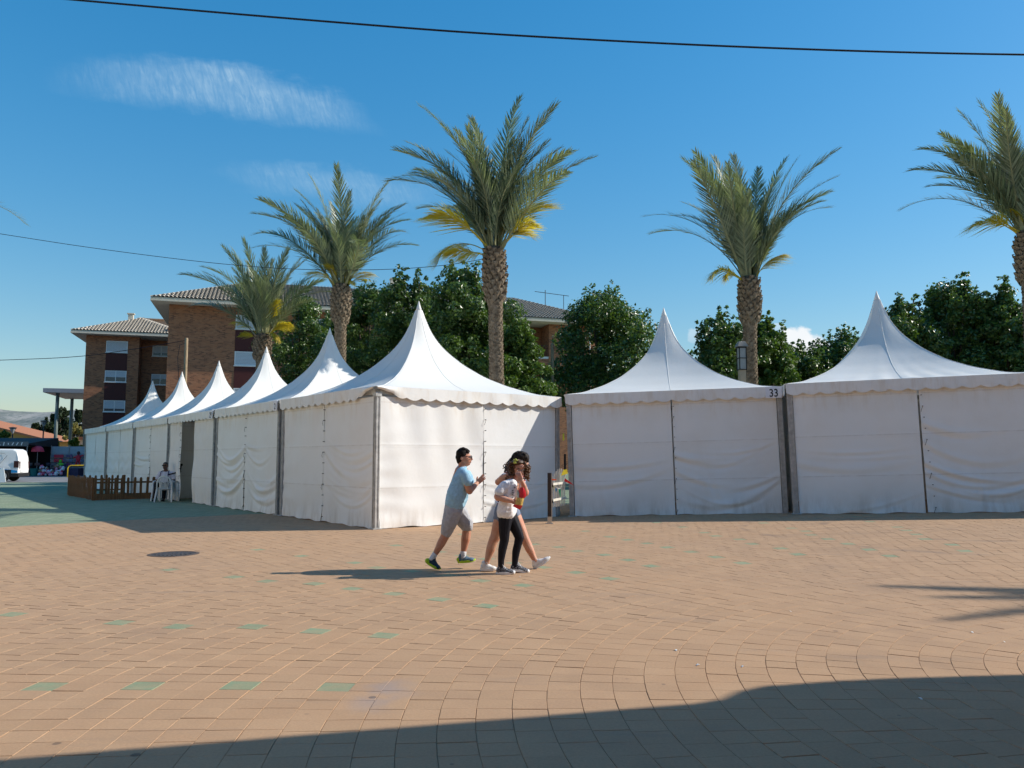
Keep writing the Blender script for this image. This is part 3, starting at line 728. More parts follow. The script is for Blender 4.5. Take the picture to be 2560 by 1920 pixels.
# ================================================================== apartment building behind the tents
def brick_building():
    A = atd(364, 700, 63); u = Vector((0.955, 0.297, 0)).normalized()
    e = empty('apartment_building', (A.x, A.y, 0), math.atan2(u.y, u.x), 'brown brick apartment building with pale tiled hip roofs behind the tents', 'building')
    H = 13.7
    # ---- walls
    m = MB(); m.bx(0, 29.2, 0, 24, 0, H); m.bx(29.2, 32.2, 2.2, 24, 0, H-0.003); m.bx(32.2, 37, 0.003, 24, 0, H)
    m.build('main_wall', M_BRICK, e)
    m = MB(); m.bx(-9.8, -4.9, 20.5, 34, 4.3, H+0.1); m.bx(-4.9, -0.002, 22.6, 34, 4.3, H+0.098); m.build('wing_wall', M_BRICK, e)
    m = MB(); m.bx(-9.4, -0.003, 21.6, 33.8, 0, 4.298); m.build('wing_ground_floor', M_WHITEWALL, e)
    # ---- windows with roller shutters
    def window(x, y, z, w=1.95, h=1.12, open_=0.0, nrm='front'):
        f = MB(); t = 0.07
        for (x0, x1, z0, z1) in ((x, x+w, z, z+t), (x, x+w, z+h-t, z+h), (x, x+t, z+t, z+h-t), (x+w-t, x+w, z+t, z+h-t)): f.bx(x0, x1, y-0.05, y+0.05, z0, z1)
        if open_ > 0: f.bx(x+w/2-0.03, x+w/2+0.03, y-0.03, y+0.04, z+t, z+h-t)
        o = f.build('window', M_PLASTIC, e)
        zs = z+t+(h-2*t)*open_
        n = max(2, int((z+h-t-zs)/0.11)); sh = MB()
        for k in range(n):
            a = zs+(z+h-t-zs)*k/n; b = zs+(z+h-t-zs)*(k+1)/n; sh.bx(x+t, x+w-t, y-0.018, y+0.03, a, b-0.012)
        sh.bx(x+t, x+w-t, y+0.005, y+0.028, zs, z+h-t); sh.build('roller_shutter', M_SHUTTER, o)
        if open_ > 0: MB().bx(x+t, x+w-t, y-0.002, y+0.02, z+t, zs).build('pane', M_GLASS, o)
        MB().bx(x-0.06, x+w+0.06, y-0.12, y+0.03, z-0.075, z-0.002).build('sill', M_WHITEWALL, o)
    for k, op in ((0, 0.0), (1, 0.42), (2, 0.25)): window(-7.35-0.6, 20.5, 12.15-3.02*k, 1.98, 1.15, op)
    for k, op in ((0, 0.3), (1, 0.55), (2, 0.5)): window(-3.9, 22.6, 12.15-3.02*k, 1.7, 1.12, op)
    for k, op in ((0, 0.0), (1, 0.0), (2, 0.3)): window(5.05, 0.0, 11.95-3.0*k, 2.0, 1.15, op)
    for x in (11.0, 17.0, 23.0):
        for k in range(3): window(x, 0.0, 11.95-3.0*k, 2.0, 1.15, 0.3*(k % 2))
    for k in range(3): window(29.75, 2.2, 11.1-3.0*k, 1.75, 1.5, 0.0)
    # ---- dark red spandrels under the windows
    for (x, y, w) in ((-7.95, 20.5, 1.98), (5.05, 0.0, 2.0), (11.0, 0, 2.0), (17.0, 0, 2.0), (23.0, 0, 2.0)):
        for k in range(3):
            top = (12.15-0.08 if y else 11.95-0.08)-3.0*k; MB().bx(x, x+w, y-0.03, y+0.02, top-1.78, top-0.004).build('spandrel_panel', M_RED, e)
    # ---- balconies
    dk = simple('dark_balcony_rail', (0.07, 0.03, 0.025), 0.6)
    for k in range(3):
        z = 8.9-3.0*k+2.95
        b = MB(); b.bx(29.2, 32.2, 0.1, 2.2, z-1.35, z-1.15); ob = b.build('balcony', M_WHITEWALL, e)
        MB().bx(29.2, 32.2, 0.06, 0.16, z-1.9, z-1.352).build('balcony_front', M_BRICK, ob)
        r = MB()
        for j in range(14): r.bx(29.3+j*0.21, 29.33+j*0.21, 0.10, 0.13, z-1.15, z-0.2)
        r.bx(29.2, 32.2, 0.08, 0.15, z-0.2, z-0.14); r.build('railing', dk, ob)
    for k in range(3):
        z = 11.35-3.02*k
        b = MB(); b.bx(-2.0, -0.01, 20.2, 22.59, z-0.12, z+0.04); ob = b.build('balcony', M_WHITEWALL, e)
        w = MB(); w.bx(-2.0, -1.88, 20.2, 22.59, z+0.042, z+1.3); w.bx(-1.88, -0.01, 20.2, 20.32, z+0.042, z+1.3); w.build('balcony_front', M_RED if k != 1 else simple('tan_awning', (0.34, 0.19, 0.13), 0.8), ob)
    b = MB(); b.bx(-2.2, -0.02, 19.9, 22.3, 13.0, 14.9); b.build('roof_terrace_wall', simple('terrace_brown', (0.14, 0.06, 0.045), 0.8), e)
    # ---- hip roofs with barrel tiles
    def hip(x0, x1, y0, y1, z, ov, slope, name):
        X0, X1, Y0, Y1 = x0-ov, x1+ov, y0-ov, y1+ov; hd = (Y1-Y0)/2; rise = hd*slope
        e2 = MB(); e2.bx(X0, X1, Y0, Y1, z, z+0.16); e2.bx(X0+0.03, X1-0.03, Y0+0.03, Y1-0.03, z+0.161, z+0.30)
        ro = e2.build(name, M_CREAM, e)
        V = []; F = []
        def slab(p, q, d, n_, run):
            """tile rows on a roof plane from eave edge p->q; d = horizontal inward dir"""
            p = Vector(p); q = Vector(q); L = (q-p).length; ax = (q-p)/L; cols = int(L/0.3)
            for c in range(cols+1):
                s = c*L/cols
                room = min(s, L-s, run)
                if room < 0.1: continue
                rows = max(1, int(room/0.42))
                for k in range(rows):
                    a = room*k/rows; b2 = room*(k+1)/rows
                    hw = 0.5*L/cols
                    # lower edge raised over the tile below: an arched cover tile
                    base = p+ax*s; lift = Vector((0, 0, 0.05)) if k else Vector((0, 0, 0.04))
                    pts0 = [base+ax*(hw*t)+d*(a-0.04)+Vector((0, 0, a*slope+h))+lift for t, h in ((-1, -0.05), (-0.5, 0.04), (0, 0.065), (0.5, 0.04), (1, -0.05))]
                    pts1 = [base+ax*(hw*0.85*t)+d*b2+Vector((0, 0, b2*slope+h)) for t, h in ((-1, -0.05), (-0.5, 0.03), (0, 0.05), (0.5, 0.03), (1, -0.05))]
                    nV = len(V); V.extend(pts0+pts1)
                    F.extend([(nV+i, nV+i+1, nV+i+6, nV+i+5) for i in range(4)])
        zt = z+0.33
        slab((X0, Y0, zt), (X1, Y0, zt), Vector((0, 1, 0)), 0, hd)
        slab((X1, Y0, zt), (X1, Y1, zt), Vector((-1, 0, 0)), 0, hd)
        slab((X0, Y1, zt), (X0, Y0, zt), Vector((1, 0, 0)), 0, hd)
        o = np_mesh('roof_tiles', np.array([tuple(v) for v in V]), np.array(F), M_TILE, ro); tag(o, kind='stuff')
        s = MB(); s.add([(X0, Y0, zt-0.05), (X1, Y0, zt-0.05), (X1, Y1, zt-0.05), (X0, Y1, zt-0.05), (X0+hd, (Y0+Y1)/2, zt-0.06+rise), (X1-hd, (Y0+Y1)/2, zt-0.06+rise)],
                        [(0, 1, 5, 4), (1, 2, 5), (2, 3, 4, 5), (3, 0, 4)]); s.build('roof_deck', M_TILE, ro)
    hip(0, 37, 0, 12.5, H+0.01, 1.25, 0.43, 'main_roof')
    hip(-9.8, -1.0, 20.5, 30, H+0.11, 1.2, 0.42, 'wing_roof')
    # ---- roof-top storey and chimneys
    m = MB(); m.bx(13.0, 19.5, 9, 14.5, 14.0, 17.3); m.bx(12.6, 19.9, 8.6, 14.9, 17.302, 17.5); m.build('penthouse', M_CREAM, e)
    m = MB(); m.bx(19.0, 19.9, 8.9, 9.8, 17.502, 18.9); m.box((19.45, 9.35, 19.05), (1.0, 1.0, 0.08))
    for k in range(4): m.box((19.1+0.7*(k % 2), 9.0+0.7*(k//2), 18.96), (0.12, 0.12, 0.12))
    m.build('chimney', M_CREAM, e)
    m = MB(); m.bx(14.0, 14.5, 8.7, 9.2, 17.502, 18.5); m.build('chimney', M_CREAM, e)
    m = MB(); m.bx(-6.6, -6.1, 24, 24.5, 14.6, 16.7); m.box((-6.35, 24.25, 16.78), (0.7, 0.7, 0.1)); m.build('chimney', M_CREAM, e)
    m = MB(); m.bx(-5.6, 0, 25, 33, 14.2, 16.4); m.bx(-5.8, 0, 24.8, 33, 16.402, 16.5); m.build('roof_storey', simple('roof_storey_tan', (0.40, 0.27, 0.19), 0.85), e)
    m = MB(); m.bx(23.5, 29.5, 9, 14, 14, 16.6); m.bx(23.2, 29.8, 8.7, 14.3, 16.602, 16.72); m.build('roof_storey', simple('roof_storey_pink', (0.42, 0.27, 0.2), 0.85), e)
    m = MB(); m.tube([(34.0, 6, 15.5), (34.0, 6, 18.2)], 0.035, 6); m.tube([(32.9, 6, 18.0), (36.6, 6.2, 17.8)], 0.03, 6); m.tube([(36, 6.1, 16), (36, 6.1, 17.8)], 0.03, 6); m.build('aerial', M_CABLE, e)
    m = MB(); m.tube([(28.4, 6, 15.2), (28.4, 6, 18.1)], 0.035, 6); m.tube([(28.1, 6, 17.4), (28.7, 6, 17.4)], 0.025, 6); m.build('aerial', M_PLASTIC, e)
    MB().tube([(36.2, -0.08, 0.2), (36.2, -0.08, 13.4)], 0.06, 8).build('downpipe', M_PLASTIC, e)
brick_building()

# ================================================================== far left: canopy on columns, yellow hall, hill
def porch_canopy():
    Y = 92; p = atd(93, 838, Y); zt = p.z
    e = empty('porch_canopy', (p.x, Y, 0), 0.30, 'tall flat grey canopy on three slim columns left of the brick building', 'canopy')
    g = simple('grey_metal_sheet', (0.27, 0.29, 0.33), 0.5)
    MB().bx(0, 13, 0, 11, zt-0.5, zt).build('roof_slab', g, e, bevel=0.02)
    g2 = simple('grey_green_column', (0.15, 0.18, 0.17), 0.5)
    for x, y in ((1.35, 0.9), (1.0, 10.0), (2.6, 10.2), (6.5, 0.9), (11.5, 0.9)):
        MB().tube([(x, y, 0), (x, y, zt-0.502)], 0.19, 14).build('column', g2, e, smooth=True)
porch_canopy()
def yellow_hall():
    Y = 112; l0 = atd(-60, 908, Y); r0 = atd(113, 951, Y); gz = 0
    e = empty('yellow_hall', (r0.x, Y, 0), 0.0, 'low ochre hall with an orange sloping tiled roof at far left', 'building')
    och = simple('ochre_render', (0.42, 0.29, 0.10), 0.85, var=0.08); w = r0.x-l0.x
    MB().prism([(-w, 0), (0, 0), (0, r0.z), (-w, l0.z)], 0, 4.8).build('wall', och, e)
    MB().prism([(-w, 0), (-w-18, 0), (-w-18, r0.z), (-w, l0.z)], 0, 4.8).build('wall', och, e)
    ro = simple('orange_roof_tile', (0.38, 0.16, 0.085), 0.8)
    m = MB(); k = 0.045
    sl = (r0.z-l0.z)/w
    for j in range(26):
        a = -w+j*(w+1.2)/26; b = -w+(j+1)*(w+1.2)/26
        m.add([(a, -0.8, l0.z+(a+w)*sl+0.06), (b, -0.8, l0.z+(b+w)*sl+0.03), (b, 5, l0.z+(b+w)*sl+0.35), (a, 5, l0.z+(a+w)*sl+0.38)], [(0, 1, 2, 3)])
        m.add([(b, -0.8, l0.z+(b+w)*sl-0.2), (a, -0.8, l0.z+(a+w)*sl-0.2), (a, -0.8, l0.z+(a+w)*sl+0.06), (b, -0.8, l0.z+(b+w)*sl+0.06)], [(0, 1, 2, 3)])
    m.build('roof', ro, e)
    MB().bx(-0.1, 5.0, 6, 14, 0, 4.2).build('annex', M_WHITEWALL, e)
    MB().bx(-0.6, 5.6, 5.3, 15, 4.202, 4.6).build('annex_roof', ro, e)
yellow_hall()
def hill():
    nx, ny = 120, 30; xs = np.linspace(-2700, -900, nx+1); ys = np.linspace(1900, 3200, ny+1)
    V = []; rng = np.random.RandomState(4); ph = rng.uniform(0, 6, 12); fr = rng.uniform(0.004, 0.05, 12); dr = rng.uniform(-1, 1, 12)
    for y in ys:
        for x in xs:
            d = (y-1900)/1300; env = smooth01(d*2.2)
            h = 150+25*math.sin(x*0.004+1.0)+14*math.sin(x*0.011+2)-(x+2700)*0.012
            n = sum(math.sin(x*f+y*f*g+p)*0.07/(f*8+0.3) for f, p, g in zip(fr, ph, dr))
            V.append((x, y, env*(h+n*7)-2))
    i = np.arange(nx*ny); a = (i//nx)*(nx+1)+i % nx
    t = NT('rocky_hillside', 0.95, 0.1); p = t.pos(); n1 = t.noise(p, 0.012, 6, 0.7); n2 = t.noise(p, 0.05, 5, 0.7)
    c = t.mix(t.range(n1, 0.4, 0.6), (0.20, 0.21, 0.19), (0.36, 0.34, 0.31)); c = t.mix(t.range(n2, 0.5, 0.65), c, (0.13, 0.16, 0.15)); t.col(c)
    tag(np_mesh('hill', np.array(V), np.stack([a, a+1, a+nx+2, a+nx+1], 1), t.mat, smooth=True), kind='structure')
hill()
# ================================================================== palms
def frond_mesh(name, L, bend, twist, seed, leaf=0.54, n=62, width=0.024, droop=0.0, mats=None, sparse=0.16):
    """a feather leaf in its own frame: starts along +X, arcs downwards"""
    rng = random.Random(seed); V = []; F = []; T = []; MI = []
    pts = []; th = 0.0; p = Vector((0, 0, 0)); k = 24
    for i in range(k+1):
        pts.append((p.copy(), th)); th = -bend*((i+1)/k)**1.5
        p = p+Vector((math.cos(th), 0, math.sin(th)))*(L/k)
    def sample(s):
        f = s*k; i = min(k-1, int(f)); a = pts[i]; b = pts[i+1]; g = f-i
        return a[0].lerp(b[0], g), a[1]+(b[1]-a[1])*g
    # rachis: triangular tube
    for i in range(k+1):
        q, t = pts[i]; r = 0.030*(1-0.88*i/k)*(1.5 if i < 3 else 1.0)
        nrm = Vector((-math.sin(t), 0, math.cos(t)))
        V += [q+nrm*r*0.6, q+Vector((0, r, 0))-nrm*r*0.4, q+Vector((0, -r, 0))-nrm*r*0.4]
    for i in range(k):
        for j in range(3): F.append((i*3+j, i*3+(j+1) % 3, i*3+3+(j+1) % 3, i*3+3+j)); T.append(0.9); MI.append(1)
    for i in range(n):
        s = sparse+(1-sparse)*(i+0.3)/n
        q, t = sample(s)
        fwd = Vector((math.cos(t), 0, math.sin(t))); nrm = Vector((-math.sin(t), 0, math.cos(t)))
        env = math.sin(math.pi*min(1.0, (s-sparse*0.7)/(1-sparse*0.7))**0.62)*0.70+0.18*(1-s)+0.28
        for sd in (-1, 1):
            ln = leaf*env*rng.uniform(0.85, 1.12)
            sweep = R(rng.uniform(44, 60)-26*s); vee = R(rng.uniform(4, 34))
            d = fwd*math.cos(sweep)+(Vector((0, sd, 0))*math.cos(vee)+nrm*math.sin(vee))*math.sin(sweep)
            d.normalize(); side = d.cross(nrm).normalized(); w = width*rng.uniform(0.8, 1.15)
            dr = Vector((0, 0, -1))*(ln*(0.16+droop)*rng.uniform(0.4, 1.4))
            b0 = q; m0 = q+d*ln*0.5+dr*0.35; e0 = q+d*ln+dr*1.2
            nV = len(V); V += [b0-side*w*0.4, b0+side*w*0.4, m0-side*w*0.55, m0+side*w*0.55, e0-side*w*0.06, e0+side*w*0.06]
            tt = rng.random(); F += [(nV, nV+1, nV+3, nV+2), (nV+2, nV+3, nV+5, nV+4)]; T += [tt, tt]; MI += [0, 0]
    me = bpy.data.meshes.new(name); me.from_pydata([tuple(v) for v in V], [], F)
    me.polygons.foreach_set('material_index', MI)
    a = me.attributes.new('tint', 'FLOAT', 'FACE'); a.data.foreach_set('value', T)
    for m in (mats or (M_FROND, M_RACHIS)): me.materials.append(m)
    return me
FRONDS = [(b, [frond_mesh('frond', 1.0*3.2, b, 0, 40+7*i+j) for j in range(2)]) for i, b in enumerate((0.45, 0.85, 1.25, 1.7))]
YFRONDS = [frond_mesh('yellow_frond', 1.7, b, 0, 90+i, leaf=0.46, n=70, width=0.017, droop=0.85, mats=(M_FROND_Y, M_FROND_Y), sparse=0.34) for i, b in enumerate((1.1, 1.6, 2.0))]

def palm(base_px, Y, tips, label, seed, n_extra=16, L=3.2, trunk_px=55, yellow=(), upper=1.55, trunk_w=None, lean=0.0, z_base=None, xy=None, elmin=26):
    """tips: frond tips as photograph pixels relative to nothing (absolute), crown springs at base_px"""
    rng = random.Random(seed)
    if xy is None: cb = at(base_px[0], base_px[1], Y)
    else: cb = Vector((xy[0], xy[1], z_base)); Y = xy[1]
    root = Vector((cb.x-lean, Y, 0))
    e = empty('palm_tree', root, 0, label, 'palm tree', 'date palms behind the tents')
    hw = trunk_w if trunk_w else trunk_px*Y/2000/2*0.97
    top = cb.z
    # ---- trunk: swollen head of old leaf bases over a slimmer stem
    def axis(z): k = z/top; return Vector((lean*k+0.05*math.sin(k*3+seed), 0.03*math.sin(k*4+seed), z))
    def rad(z):
        d = top-z
        if d < upper: return hw*(0.80+0.28*math.sin(math.pi*min(1, (d+0.15)/(upper+0.3))))
        return hw*(0.62+0.10*smooth01((d-upper)/(top-upper+0.01)*1.0)+0.22*math.exp(-(d-upper)/0.10))
    zs = np.linspace(0, top+0.1, 40); m = MB()
    m.tube([axis(z) for z in zs], [rad(z)*0.93 for z in zs], 14); m.build('trunk', M_BARK, e, smooth=True)
    V = []; F = []; T = []
    z = 0.15; k = 0; ga = 2.399963
    while z < top+0.02:
        up = (top-z) < upper
        sz = 0.17 if up else 0.13
        a = k*ga; r = rad(z); ax = axis(z)
        out = Vector((math.cos(a), math.sin(a), 0)); tg = Vector((-math.sin(a), math.cos(a), 0)); U = Vector((0, 0, 1))
        pr = (0.085 if up else 0.035)*rng.uniform(0.6, 1.35)
        wv = sz*rng.uniform(0.75, 1.1)*0.62; hv = sz*rng.uniform(0.8, 1.2)
        b = ax+out*(r*0.90)
        pts = [b-U*hv*0.75, b+tg*wv-U*hv*0.05, b+tg*wv*0.75+U*hv*0.45+out*pr, b-tg*wv*0.75+U*hv*0.45+out*pr, b-tg*wv-U*hv*0.05,
               b+tg*wv*0.6+U*hv*0.48+out*pr*0.2, b-tg*wv*0.6+U*hv*0.48+out*pr*0.2, b+out*pr*0.85-U*hv*0.1]
        n = len(V); V += pts
        F += [(n, n+1, n+7), (n+1, n+2, n+7), (n+2, n+3, n+7), (n+3, n+4, n+7), (n+4, n, n+7), (n+2, n+5, n+6), (n+2, n+6, n+3)]
        T += [rng.random()]*7
        k += 1; z += 0.0135 if up else 0.0098
    o = np_mesh('leaf_bases', np.array([tuple(v) for v in V]), np.array([f for f in F]), M_BOOT, e, attr={'tint': T}); tag(o, kind='stuff')
    head = axis(top)
    def put(vec, length, bendi=None, mesh=None, name='frond', roll=None):
        az = math.atan2(vec.y, vec.x); el = math.atan2(vec.z, math.hypot(vec.x, vec.y))
        if mesh is None:
            bi = bendi if bendi is not None else (0 if el > R(66) else 1 if el > R(46) else 2 if el > R(14) else 3)
            bend, ms = FRONDS[bi]; mesh = rng.choice(ms); ml = 3.2
            chord = el; init = chord+bend*0.42; f = 1.0+0.06*bend*bend
        else: ml = 1.7; init = el+0.75; f = 1.25
        o = bpy.data.objects.new(name, mesh); COL.objects.link(o); o.parent = e
        s = length*f/ml
        o.scale = (s, s*0.5+0.5 if s < 1 else s, s)
        q = Matrix.Rotation(az, 3, 'Z') @ Matrix.Rotation(-init, 3, 'Y') @ Matrix.Rotation(roll if roll is not None else rng.uniform(-0.85, 0.85), 3, 'X')
        o.rotation_euler = q.to_euler()
        o.location = head+Vector((math.cos(az), math.sin(az), 0))*hw*0.45+Vector((0, 0, rng.uniform(-0.25, 0.12)))
        return o
    for t in tips:
        p = at(t[0], t[1], Y); v = p-cb; ln = v.length
        dy = rng.uniform(-0.35, 0.35) if len(t) < 3 else t[2]
        full = max(ln*1.02, L*rng.uniform(0.86, 1.0)); dep = math.sqrt(max(0.0, full*full-ln*ln))*(1 if rng.random() < 0.5 else -1)
        v = Vector((v.x, dep*0.8+dy, v.z)); put(v, v.length)
    for i in range(n_extra):
        # fill the fan: mostly to the sides, some leaning back, few towards the viewer
        side = 1 if i % 2 else -1; az = (0 if side > 0 else math.pi)+rng.gauss(0, 0.55)
        if i % 5 == 4: az = math.pi/2+rng.uniform(-0.7, 0.7)
        if i % 7 == 6: az = -math.pi/2+rng.uniform(-0.7, 0.7)
        el = R(rng.uniform(elmin, 82)); ln = L*rng.uniform(0.70, 0.98)
        if abs(math.sin(az)) > 0.75: el = R(rng.uniform(45, 85)); ln *= 0.9
        v = Vector((math.cos(az)*math.cos(el), math.sin(az)*math.cos(el), math.sin(el)))*ln
        put(v, ln)
    for t in yellow:
        p = at(t[0], t[1], Y); v = p-cb; v.y = rng.uniform(-0.6, 0.1) if len(t) < 3 else t[2]
        put(v, v.length, mesh=rng.choice(YFRONDS), name='fruit_stalk')
    return e
def cp(cx, cy): return (450+cx*0.4943, 180+cy*0.4943)
def cq(cx, cy): return (1600+cx*0.4822, 200+cy*0.4822)
palm(cp(1597, 905), 24.3, [cp(*p) for p in [(1675, 60), (1460, 130), (1262, 175), (1862, 140), (1890, 240), (2075, 372), (2048, 690), (1048, 490), (1145, 375), (1150, 620), (1560, 230), (1400, 330), (1720, 260), (1150, 430)]],
     'tallest date palm, with a full crown directly behind the corner tent', 1, 32, 4.3, 58, [cp(*p) for p in [(1285, 860), (1340, 930), (1420, 980), (1830, 740), (1820, 880), (1700, 760), (1500, 970), (1760, 860)]])
palm(cp(822, 1085), 34, [cp(*p) for p in [(680, 500), (880, 525), (1038, 590), (1118, 665), (1225, 755), (1118, 1010), (515, 690), (420, 745), (338, 835), (625, 600), (500, 960), (790, 640)]],
     'date palm second from the left with yellow fruit stalks under its crown', 2, 32, 4.5, 48, [cp(*p) for p in [(760, 1010), (930, 1020), (950, 1060), (860, 1100), (900, 970), (700, 1020)]])
palm(cp(420, 1335), 40.5, [cp(*p) for p in [(270, 850), (228, 925), (55, 1075), (30, 1190), (360, 880), (455, 900), (610, 935), (690, 1010), (745, 1075), (250, 1010)]],
     'leftmost visible date palm with big drooping yellow fruit stalks', 3, 32, 4.7, 44, [cp(*p) for p in [(290, 1300), (340, 1330), (570, 1290), (560, 1340), (490, 1380), (530, 1230), (470, 1250)]], upper=1.2)
palm(cq(563, 1035), 28, [cq(*p) for p in [(372, 305), (572, 308), (765, 318), (800, 360), (935, 440), (1003, 465), (258, 380), (188, 462), (108, 553), (42, 712), (430, 500), (690, 420), (120, 730)]],
     'date palm behind the tent numbered 33', 4, 32, 4.3, 55, [cq(*p) for p in [(345, 1075), (400, 1090), (715, 950), (725, 985)]], upper=1.5, elmin=44)
palm(cq(2000, 800), 25.5, [cq(*p) for p in [(1895, 48), (1725, 115), (1590, 222), (1528, 325), (1430, 412), (1508, 545), (2080, 120), (2300, 240), (2450, 420), (2500, 560), (2200, 90)]],
     'date palm cut off by the right edge of the picture', 5, 32, 4.3, 58, [cq(*p) for p in [(1735, 800), (1790, 840), (1930, 720), (2150, 800)]])
palm(None, 0, [], 'date palm out of frame at right whose fronds shade the paving', 6, 20, 3.3, 50, trunk_w=0.32, z_base=8.2, xy=(21.4, 10.5))
palm(None, 0, [(28, 563)], 'date palm beyond the left edge showing one frond tip', 7, 7, 3.0, 50, trunk_w=0.3, z_base=7.7, xy=(-18.9, 23.5))

# ================================================================== leafy trees
def leafy_tree(name, label, x, top, hw, Y, seed, nleaf=9000, leaf=0.15, mat=None, bottom=None, cat='tree', group=None, clumps=46, kind='round', xy=None):
    rng = np.random.RandomState(seed); mat = mat or M_LEAF
    pt = atd(x, top, Y); rx = hw*Y/1728; z1 = pt.z; z0 = bottom if bottom is not None else 1.6
    cz = (z0+z1)/2; rz = (z1-z0)/2; X = pt.x
    e = empty(name, (X, Y, 0), 0, label, cat, group)
    C = []; lob = rng.uniform(0, 6.28, 6)
    while len(C) < clumps:
        p = rng.uniform(-1, 1, 3); r = np.linalg.norm(p)
        if r > 1 or r < 0.2: continue
        az_ = math.atan2(p[1], p[0]); el_ = math.asin(p[2]/max(r, 1e-3))
        bulge = 1.0+0.20*math.sin(3*az_+lob[0]+2*el_)+0.16*math.sin(5*az_+lob[1])*math.cos(3*el_+lob[2])+0.12*math.sin(6*el_+lob[3]+az_)
        wz = (1.0 if kind == 'round' else (1.05-0.55*max(0, p[2])))*bulge
        C.append((p[0]*rx*0.86*wz, p[1]*rx*0.86*wz, cz+p[2]*rz*0.88*(0.92+0.08*bulge), rng.uniform(0.12, 0.27)*min(rx, rz)))
    for _ in range(max(5, clumps//9)):                     # upright leading shoots break the outline
        a_ = rng.uniform(0, 6.28); q = rng.uniform(0.0, 0.75); hh = math.sqrt(max(0.05, 1-q*q))
        bx_, by_ = q*rx*math.cos(a_), q*rx*math.sin(a_); zt_ = cz+rz*hh*rng.uniform(0.86, 1.06)
        for j in range(4): C.append((bx_*(1-0.04*j), by_*(1-0.04*j), zt_-j*0.10*rz, (0.05+0.035*j)*min(rx, rz)*rng.uniform(0.8, 1.2)))
    C = np.array(C); wgt = C[:, 3]**2; idx = rng.choice(len(C), nleaf, p=wgt/wgt.sum())
    d = rng.normal(size=(nleaf, 3)); d /= np.linalg.norm(d, axis=1)[:, None]
    rr = rng.uniform(0.55, 1.0, nleaf)**0.6
    shoot = rng.rand(nleaf) < 0.06
    rr = np.where(shoot, rng.uniform(1.0, 1.35, nleaf), rr)
    P = C[idx, :3]+d*(C[idx, 3]*rr)[:, None]*np.array([1, 1, 0.85])
    P[:, 2] = np.maximum(P[:, 2], 0.6)
    nrm = d*0.6+rng.normal(size=(nleaf, 3))*0.55+np.array([0, 0, 0.35]); nrm /= np.linalg.norm(nrm, axis=1)[:, None]
    a = np.cross(nrm, rng.normal(size=(nleaf, 3))); a /= np.linalg.norm(a, axis=1)[:, None]; b = np.cross(nrm, a)
    s = (leaf*rng.uniform(0.6, 1.25, nleaf))[:, None]
    V = np.stack([P-a*s*0.55, P+b*s*0.36+nrm*s*0.06, P+a*s*0.6-nrm*s*0.08, P-b*s*0.36+nrm*s*0.06], 1).reshape(-1, 3)
    F = np.arange(nleaf*4).reshape(-1, 4)
    np_mesh('crown', V, F, mat, e, attr={'tint': rng.rand(nleaf)})
    m = MB(); h = z0+rz*0.5
    m.tube([(0, 0, -0.05), (0.05, 0, h*0.5), (0, 0.05, h)], [0.22, 0.17, 0.11], 10)
    for k in range(9):
        c = C[rng.randint(len(C))]; m.tube([(0, 0.03, h*0.75), (c[0]*0.5, c[1]*0.5, (h+c[2])/2), (c[0], c[1], c[2])], [0.09, 0.06, 0.025], 6)
    m.build('trunk', M_TRUNK, e, smooth=True)
    return e
G1 = 'leafy trees behind the tents'
for args in [
    ('dense dark tree between the two leftmost visible palms', 655, 628, 62, 47, 1, 9000, None),
    ('dark tree just right of the second palm trunk', 800, 606, 70, 44, 2, 11000, None),
    ('tall dark tree rising left of the highest tent peak', 880, 580, 66, 41, 3, 13000, None),
    ('tallest dense tree directly left of the big palm trunk', 1003, 562, 82, 38, 4, 17000, None),
    ('bright green tree right of the big palm trunk', 1108, 690, 62, 35, 5, 11000, M_LEAF2),
    ('broad round dark tree behind the left slope of tent 33', 1312, 620, 100, 41, 6, 17000, None),
    ('slim tree left of the palm behind tent 33', 1553, 666, 50, 37, 7, 8000, None),
    ('slim bright tree right of the palm behind tent 33', 1655, 675, 42, 38, 8, 8000, M_LEAF2),
    ('small low tree under the white cloud', 1735, 738, 48, 40, 9, 7000, None),
    ('narrow tree at the left slope of the tall right tent', 1815, 705, 48, 41, 10, 7500, None),
    ('low dark tree right of the tall tent peak', 1945, 640, 50, 36, 11, 8000, None),
    ('big round bright-topped tree right of the tall tent peak', 2050, 592, 80, 37, 12, 16000, None),
    ('tall dark tree near the right edge', 2165, 606, 62, 36, 13, 12000, None),
    ('dark tree partly outside the right edge', 2260, 650, 75, 34, 14, 9000, None),
    ('dark tree filling the gap left of the second palm trunk', 735, 640, 58, 50, 15, 9000, None),
    ('dark tree standing between the second palm and the highest tent peak', 945, 628, 66, 46, 16, 10000, None),
    ('low dark tree behind the white lamp pillar', 1602, 730, 58, 42, 17, 8000, None),
    ('low shrubby tree beneath the white cloud', 1690, 765, 60, 43, 18, 8000, None),
    ('low dark tree right of the white cloud', 1775, 752, 58, 44, 19, 8000, None),
    ('low dark tree behind the left slope of the tall right tent', 1870, 735, 60, 45, 20, 8000, None),
    ('dark tree filling the gap between the right-hand trees', 2110, 660, 70, 43, 21, 9000, None)]:
    lab, x, top, hw, Y, sd_, n, mt = args
    leafy_tree('leafy_tree', lab, x, top, hw*(1.36 if hw > 55 else 1.6), Y, sd_, int(n*2.9), 0.15, mt, group=G1, clumps=170, kind='round')
G2 = 'trees far behind the market stalls'
leafy_tree('pine_tree', 'dark pine left of the grey canopy columns', 98, 905, 26, 130, 31, 4000, 0.5, M_PINE, 2.5, group=G2, clumps=24)
leafy_tree('pine_tree', 'dark pine seen between the grey canopy columns', 138, 882, 34, 135, 32, 6000, 0.5, M_PINE, 2.5, group=G2, clumps=30)
